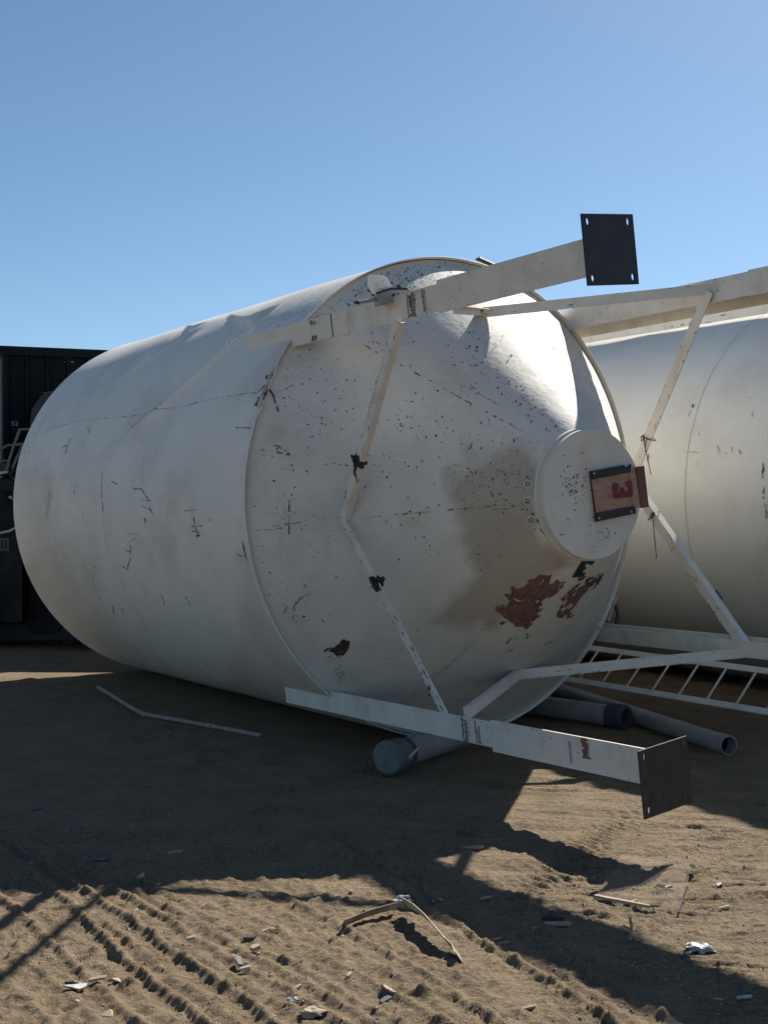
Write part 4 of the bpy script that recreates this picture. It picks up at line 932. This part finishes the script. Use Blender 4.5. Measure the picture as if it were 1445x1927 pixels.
# lift arm with the pin eye
mb = MB(); c = dp(29, 893, Y0-.1); e = Vector((1, 0, 0)); n_ = 28
def eye(mb, c, ro, ri, th):
    k = []
    for yy, rr_ in ((0, ri), (0, ro), (th, ro), (th, ri), (0, ri)): k.append(len(mb.v)); mb.v += [tuple(c+Vector((rr_*math.cos(2*math.pi*j/n_), yy, rr_*math.sin(2*math.pi*j/n_)))) for j in range(n_)]
    for a_, b_ in zip(k, k[1:]):
        for j in range(n_): mb.f.append((a_+j, a_+(j+1) % n_, b_+(j+1) % n_, b_+j)); mb.m.append(0)
eye(mb, c, .075, .038, .12); mb.build('pin_eye', 'loader', LD)
slab([(16, 900), (21, 903), (28, 907), (36, 903), (45, 1000), (32, 960), (26, 940)], Y0-.08, .1, 'lift_arm', 'loader')
slab([(-60, 920), (0, 922), (30, 960), (60, 1010), (40, 1010), (-60, 960)], Y0+.2, .5, 'bucket_side', 'loader')
slab([(14, 936), (22, 932), (25, 941)], Y0+.15, .02, 'reflector', 'white')
def rl(pts, r=.016, yy=Y0-.05, mt='rail', name='handrail'):
    mb = MB(); mb.tube([dp(x, y, yy) for x, y in pts], r, 8); mb.build(name, mt, LD)
rl([(60, 808), (38, 808), (26, 840), (17, 870), (13, 887)], .018); rl([(47, 836), (14, 838), (0, 847), (-20, 862)]); rl([(45, 836), (32, 862), (24, 882)], .016); rl([(-40, 868), (15, 867)], .012); rl([(-40, 897), (16, 888)], .02, mt='pale')
slab([(57, 800), (60, 770), (78, 744), (110, 738), (150, 800), (120, 880), (60, 880)], Y0+.6, 1.2, 'cab_hood', 'loader_green')
slab([(81, 739), (110, 735), (112, 760), (88, 760)], Y0+.55, .05, 'rusted_bracket', 'rust2')
slab([(-200, 869), (10, 871), (14, 890), (-200, 898)], Y0+.3, .8, 'hood', 'loader_green')
slab([(-200, 898), (40, 900), (60, 1000), (-200, 1000)], Y0+.7, .5, 'frame', 'black')
slab([(78, 930), (520, 925), (520, 1190), (160, 1190), (78, 1080)], Y0-.2, 1.2, 'shade_blocker', 'loader')  # unseen slab added behind the silo; its shadow darkens the left ground strip
for px_, yy in ((-120, Y0-.1), (108, Y0+.75)):
    w0 = empty('wheel', (0, 0, 0), None, None); w0.parent = LD
    c = dp(px_, 1150, yy); c.z = .62
    mb = MB()
    for k in range(1): mb.tube([c-Vector((0, .2, 0)), c+Vector((0, .2, 0))], .62, 40)
    for j in range(22):
        a_ = 2*math.pi*j/22; cc = c+Vector((math.cos(a_), 0, math.sin(a_)))*.62; mb.box(cc, Vector((math.cos(a_), 0, math.sin(a_)))*.03, Vector((0, .2, 0)), Vector((-math.sin(a_), 0, math.cos(a_)))*.035)
    mb.build('tyre', 'black', w0)
    mb = MB(); mb.tube([c-Vector((0, .215, 0)), c-Vector((0, .12, 0))], .33, 28); mb.tube([c-Vector((0, .24, 0)), c-Vector((0, .2, 0))], .12, 16); mb.build('rim', 'loader', w0)
fix(LD)

# ------------------------------------------------------------------ litter on the ground
def onG(x, y, dz=0.0):
    p = ground(x, y, 0)
    for _ in range(4): p = ground(x, y, gz(p.x, p.y))
    return p+Vector((0, 0, dz))
# broken plastic hoop standing on edge
def ribbon(pts, h, t, name, mt, tilt=.2):
    mb = MB(); P = [Vector(p) for p in pts]; k = len(mb.v); n_ = len(P)
    for i, p in enumerate(P):
        d = (P[min(i+1, n_-1)]-P[max(i-1, 0)]).normalized(); sd = d.cross(Vector((0, 0, 1))).normalized()
        mb.v += [tuple(p+sd*t/2-Vector((0, 0, h/2))), tuple(p-sd*t/2-Vector((0, 0, h/2))), tuple(p-sd*t/2+Vector((0, 0, h/2))+sd*h*tilt), tuple(p+sd*t/2+Vector((0, 0, h/2))+sd*h*tilt)]
    for i in range(n_-1):
        for j in range(4): mb.f.append((4*i+j, 4*i+(j+1) % 4, 4*i+4+(j+1) % 4, 4*i+4+j)); mb.m.append(0)
    mb.f += [(0, 1, 2, 3), (4*n_-1, 4*n_-2, 4*n_-3, 4*n_-4)]; mb.m += [0, 0]
    return mb.build(name, mt)
def up_(x, y, z):
    p = onG(x, y); return p+Vector((0, 0, z))
h1 = ribbon([up_(641, 1746, .02), up_(662, 1740, .025), up_(690, 1731, .03), up_(720, 1722, .03), up_(745, 1716, .03)], .035, .004, 'plastic_strip', 'strap', .6)
tag(h1, 'left piece of the broken pale plastic hoop, tapering to a dark point', 'strip', 'broken plastic hoop pieces')
h2 = ribbon([up_(766, 1722, .06), up_(790, 1738, .065), up_(812, 1756, .06), up_(832, 1776, .05), up_(850, 1790, .035), up_(864, 1800, .03), up_(871, 1812, .02)], .045, .004, 'plastic_strip', 'strap', .7)
tag(h2, 'right curved piece of the broken pale plastic hoop standing on edge', 'strip', 'broken plastic hoop pieces')
def scrap(x, y, sz, name, mt, label, cat, seed, flat=.4, group=None, n_=14):
    r_ = random.Random(seed); bm = bmesh.new(); p = onG(x, y)
    for k in range(n_):
        v = Vector((r_.gauss(0, 1), r_.gauss(0, .7), abs(r_.gauss(0, flat)))); v = v.normalized()*r_.uniform(.6, 1); bm.verts.new((v.x*sz, v.y*sz, v.z*sz*(.4+flat)))
    bmesh.ops.convex_hull(bm, input=bm.verts)
    bmesh.ops.delete(bm, geom=[v for v in bm.verts if not v.link_faces], context='VERTS')
    me = bpy.data.meshes.new(name); bm.to_mesh(me); bm.free(); o = link(name, me, mt); o.location = p-Vector((0, 0, sz*.08)); o.rotation_euler = (r_.uniform(-.2, .2), r_.uniform(-.2, .2), r_.uniform(0, 6)); return tag(o, label, cat, group)
def crumple(x, y, sz, name, mt, label, seed, ex=1.5, hgt=.5):
    r_ = random.Random(seed); bm = bmesh.new(); p = onG(x, y); bmesh.ops.create_icosphere(bm, subdivisions=3, radius=sz)
    for v in bm.verts:
        f_ = 1+.9*float(vnoise(v.co.x/sz*2.3+seed, v.co.y/sz*2.3+v.co.z/sz*1.9, seed)); v.co = Vector((v.co.x*ex*f_, v.co.y*f_, v.co.z*hgt*f_+sz*.1*r_.uniform(-1, 1)))
    me = bpy.data.meshes.new(name); bm.to_mesh(me); bm.free(); o = link(name, me, mt); o.location = p+Vector((0, 0, sz*hgt*.5)); return tag(o, label, 'litter')
crumple(758, 1697, .028, 'crumpled_paper', 'white', 'bright white crumpled paper at the top of the broken plastic hoop', 3, 1.8, .6)
crumple(1318, 1788, .032, 'crumpled_foil', 'white', 'crumpled whitish scrap with dark folds near the right edge', 5, 1.9, .5)
crumple(661, 1681, .010, 'paper_scrap', 'white', 'small bright white paper scrap just below the silo shadow edge', 6, 1.1, 1)
crumple(551, 1885, .014, 'foil_scrap', 'white', 'shiny white scrap of foil near the bottom middle', 8, 1.6, .7)
crumple(590, 1908, .03, 'leaf_scrap', 'wood', 'curled pale brown leaf scrap at the bottom edge', 9, 1.6, .4)
crumple(140, 1860, .024, 'dark_scrap', 'band', 'small dark rubber scrap with a pale tip at lower left', 10, 1.2, .8)
mb = MB(); mb.prism([up_(120, 1862, .01), up_(165, 1858, .01), up_(163, 1864, .01), up_(150, 1869, .01)], Vector((0, 0, .006))); tag(mb.build('plastic_shard', 'white'), 'small pale plastic shard beside the dark scrap at lower left', 'shard')
# clear sheet and its wooden strips
sh = [up_(1168, 1612, .010), up_(1300, 1636, .012), up_(1283, 1716, .008), up_(1122, 1690, .010)]
mb = MB(); mb.prism(sh, Vector((0, 0, .003))); tag(mb.build('clear_sheet', 'sheet'), 'broken square of dusty clear plastic sheet lying flat at right', 'sheet')
mb = MB(); a_, b_ = up_(1119, 1692, .008), up_(1222, 1712, .008); d = (b_-a_).normalized(); sd = d.cross(Vector((0, 0, 1))); mb.prism([a_-sd*.012, b_-sd*.008, b_+sd*.006, a_+sd*.010], Vector((0, 0, .012))); tag(mb.build('wooden_strip', 'wood'), 'thin pale wooden strip along the front edge of the clear sheet', 'strip')
mb = MB(); q_ = up_(1299, 1641, .022); mb.prism([q_, q_+Vector((.03, .0, 0)), q_+Vector((.012, -.03, .02)), q_+Vector((-.01, -.012, .02))], Vector((0, .004, .002))); tag(mb.build('foil_flake', 'white'), 'glinting white flake on the corner of the clear sheet', 'flake')
mb = MB(); a_, b_ = up_(1288, 1720, 0), up_(1292, 1690, .03); mb.tube([up_(1276, 1722, .01), up_(1284, 1706, .03), up_(1292, 1690, .05)], .004, 5); tag(mb.build('dark_twig', 'wire'), 'thin dark twig sticking up at the right end of the clear sheet', 'twig')
# twigs and leaves
mb = MB(); q_ = up_(1186, 1768, .0); mb.tube([q_, q_+Vector((.004, 0, .05)), q_+Vector((-.004, 0, .09))], .006, 5); mb.tube([q_+Vector((.002, 0, .04)), q_+Vector((-.03, -.01, .06))], .004, 5); mb.tube([q_+Vector((-.005, 0, .02)), q_+Vector((.04, -.02, .01))], .004, 5); tag(mb.build('upright_twig', 'wood'), 'dry forked twig standing up in the sand below the clear sheet', 'twig')
def shard(x, y, l, w_, h, ang, mt, name, label, cat, group=None, tilt=.1):
    p = onG(x, y, .004); mb = MB(); e = Vector((math.cos(ang), math.sin(ang), tilt)).normalized(); f_ = Vector((-math.sin(ang), math.cos(ang), .15)).normalized()
    mb.prism([p-e*l-f_*w_*.6, p+e*l*.8-f_*w_, p+e*l+f_*w_*.3, p+e*.2*l+f_*w_, p-e*l*.9+f_*w_*.7], Vector((0, 0, h))); return tag(mb.build(name, mt), label, cat, group)
shard(512, 1754, .045, .010, .012, .35, 'wood', 'wood_chip', 'flat wood chip on the sand left of the plastic hoop', 'wood chip')
shard(330, 1607, .035, .010, .010, .1, 'wood', 'wood_chip', 'wood chip in the shadow at left, just before the sunlit sand', 'wood chip')
shard(185, 1623, .055, .018, .014, -.1, 'band', 'wood_slab', 'dark flat slab of wood in the shade at far left', 'wood chip')
shard(890, 1598, .055, .012, .010, 0, 'wood', 'wood_chip', 'long wood chip in the shade left of the small sunlit triangle', 'wood chip')
shard(1050, 1742, .06, .012, .010, -.3, 'wood', 'wood_chip', 'wood chip inside the wide diagonal shadow band at right', 'wood chip')
shard(915, 1692, .03, .006, .006, .3, 'strap', 'pale_sliver', 'pale sliver at the upper edge of the wide shadow band', 'sliver')
shard(1040, 1735, .05, .006, .02, -.5, 'rusty', 'dark_splinter', 'curved dark splinter beside the chip in the wide shadow band', 'splinter')
shard(1362, 1710, .03, .006, .006, .4, 'wood', 'wood_chip', 'small wood chip right of the clear sheet', 'wood chip')
shard(1400, 1880, .03, .008, .006, .1, 'white', 'pale_sliver', 'pale sliver near the lower right corner', 'sliver')
shard(265, 1655, .06, .010, .02, -1.1, 'wood', 'dry_stalk', 'dry stalk standing at the edge of the silo shadow at left', 'stalk', tilt=.4)
shard(480, 1788, .022, .014, .014, .9, 'stone', 'clay_lump', 'small angular clay lump left of centre near the bottom', 'clay lump')
for x, y, l, w_, a_, mt, nm, lab in [
    (450, 1812, .035, .012, 1.9, 'band', 'bark_scrap', 'dark curled bark scrap on the rut crest left of the bottom centre'),
    (462, 1825, .022, .008, .3, 'white', 'pale_flake', 'pale flake leaning on the dark bark scrap'),
    (732, 1866, .030, .010, 2.4, 'wood', 'wood_splinter', 'pale splinter below the plastic hoop, near the bottom middle'),
    (726, 1885, .026, .012, .8, 'band', 'bark_scrap', 'dark scrap just below the pale splinter near the bottom middle'),
    (657, 1838, .016, .008, 1.2, 'wood', 'wood_splinter', 'short splinter midway between plastic hoop and foil scrap'),
    (470, 1768, .028, .009, -.4, 'band', 'dark_splinter', 'dark splinter just left of the flat wood chip'),
    (360, 1768, .020, .010, .2, 'wood', 'leaf_scrap', 'small dry leaf between two ruts at left'),
    (185, 1845, .034, .011, .1, 'wood', 'bark_strip', 'pale bark strip beside the wide clod at lower left'),
    (930, 1772, .030, .006, .15, 'wood', 'straw_bit', 'bit of straw right of the plastic hoop, upper one'),
    (948, 1778, .026, .005, -.1, 'strap', 'straw_bit', 'bit of straw right of the plastic hoop, lower one'),
    (1256, 1672, .020, .010, .6, 'band', 'bark_scrap', 'dark scrap lying on the far part of the clear sheet'),
    (1352, 1668, .018, .010, .9, 'band', 'bark_scrap', 'dark scrap right of the clear sheet'),
    (1290, 1800, .028, .008, .5, 'band', 'bark_scrap', 'dark scrap left of the crumpled whitish scrap'),
    (1340, 1885, .040, .006, -.6, 'wood', 'dry_stalk', 'dry stalk in the wide shadow band at lower right'),
    (995, 1900, .026, .008, .2, 'wood', 'wood_splinter', 'splinter at the bottom edge right of centre'),
    (70, 1525, .030, .008, .2, 'band', 'bark_scrap', 'dark scrap in the deep shade at far left'),
    (560, 1862, .020, .006, 1.0, 'strap', 'pale_sliver', 'pale sliver above the foil scrap near the bottom'),
    (1190, 1700, .024, .006, .4, 'wood', 'wood_splinter', 'splinter just below the wooden strip of the clear sheet')]:
    shard(x, y, l, w_, .008, a_, mt, nm, lab, nm.replace('_', ' '), tilt=.18)
spots = [(215, 1847, .030), (300, 1665, .020), (385, 1703, .016), (255, 1715, .024), (485, 1795, .020), (440, 1798, .012), (590, 1895, .020), (205, 1910, .030), (645, 1762, .012), (655, 1810, .012), (1240, 1660, .014), (1215, 1665, .012), (1340, 1668, .014), (60, 1625, .02), (145, 1885, .016), (830, 1693, .018), (815, 1697, .014)]
where = ['wide clod at lower left, right of the dark rubber scrap', 'clod half in the forked thin shadow at left', 'small clod between two rut ridges left of centre', 'clod on the crest of a rut under the thin forked shadow', 'flat clod left of centre near the bottom, beside an angular lump',
 'tiny clod left of the angular clay lump', 'clod by the curled leaf scrap at the bottom edge', 'clod at the bottom edge, below the rubber scrap', 'small clod directly below the left piece of the plastic hoop', 'small clod midway between plastic hoop and bottom edge', 'small clod just above the clear sheet, nearer its left corner',
 'clod touching the upper left part of the clear sheet', 'clod to the right of the clear sheet', 'clod in the shade at the far left', 'clod at far lower left just below the rubber scrap', 'pale clod right of the crumpled paper', 'pale clod touching the right side of the crumpled paper']
for i, (x, y, sz) in enumerate(spots):
    scrap(x, y, sz, 'stone', 'stone', 'tan '+where[i], 'clod', 30+i, .4, 'loose earth clods on the sand')
# fine gravel and crumbs: nobody could count it
mb = MB(); rg_ = random.Random(5); nr = np.random.RandomState(5)
gy = 3.95+3.2*nr.rand(16000)**1.5; gx = (nr.rand(16000)*2-1)*gy*.33
keepm = nr.rand(16000) < np.clip(fbm(gx*2.2, gy*2.2, 61, 3)*1.6+.35, 0, 1); gx = gx[keepm]; gy = gy[keepm]; gzz = gheight(gx, gy)
for x, y, z in zip(gx, gy, gzz):
    r = rg_.choice([.0018, .002, .0025, .003, .004, .005])*rg_.uniform(.6, 1.5); mi = 1 if rg_.random() < .02 else (2 if rg_.random() < .10 else (3 if rg_.random() < .10 else 0))
    if rg_.random() < .012: r = rg_.uniform(.006, .012)
    c = Vector((x, y, z)); P = [c+Vector((r*rg_.uniform(.6, 1.6)*dx, r*rg_.uniform(.6, 1.3)*dy, r*rg_.uniform(.3, .8)*dz)) for dx, dy, dz in ((1, 0, 0), (0, 1, 0), (-1, 0, 0), (0, -1, 0), (0, 0, 1), (0, 0, -1))]
    k = len(mb.v); mb.v += [tuple(p) for p in P]
    for t in ((0, 1, 4), (1, 2, 4), (2, 3, 4), (3, 0, 4), (1, 0, 5), (2, 1, 5), (3, 2, 5), (0, 3, 5)): mb.f.append(tuple(k+j for j in t)); mb.m.append(mi)
tag(link('gravel', mb.mesh('gravel'), ['stone', 'white', 'wood', 'chip']), 'fine earth crumbs, gravel and tiny pale fragments strewn over the sand', 'gravel', kind='stuff')
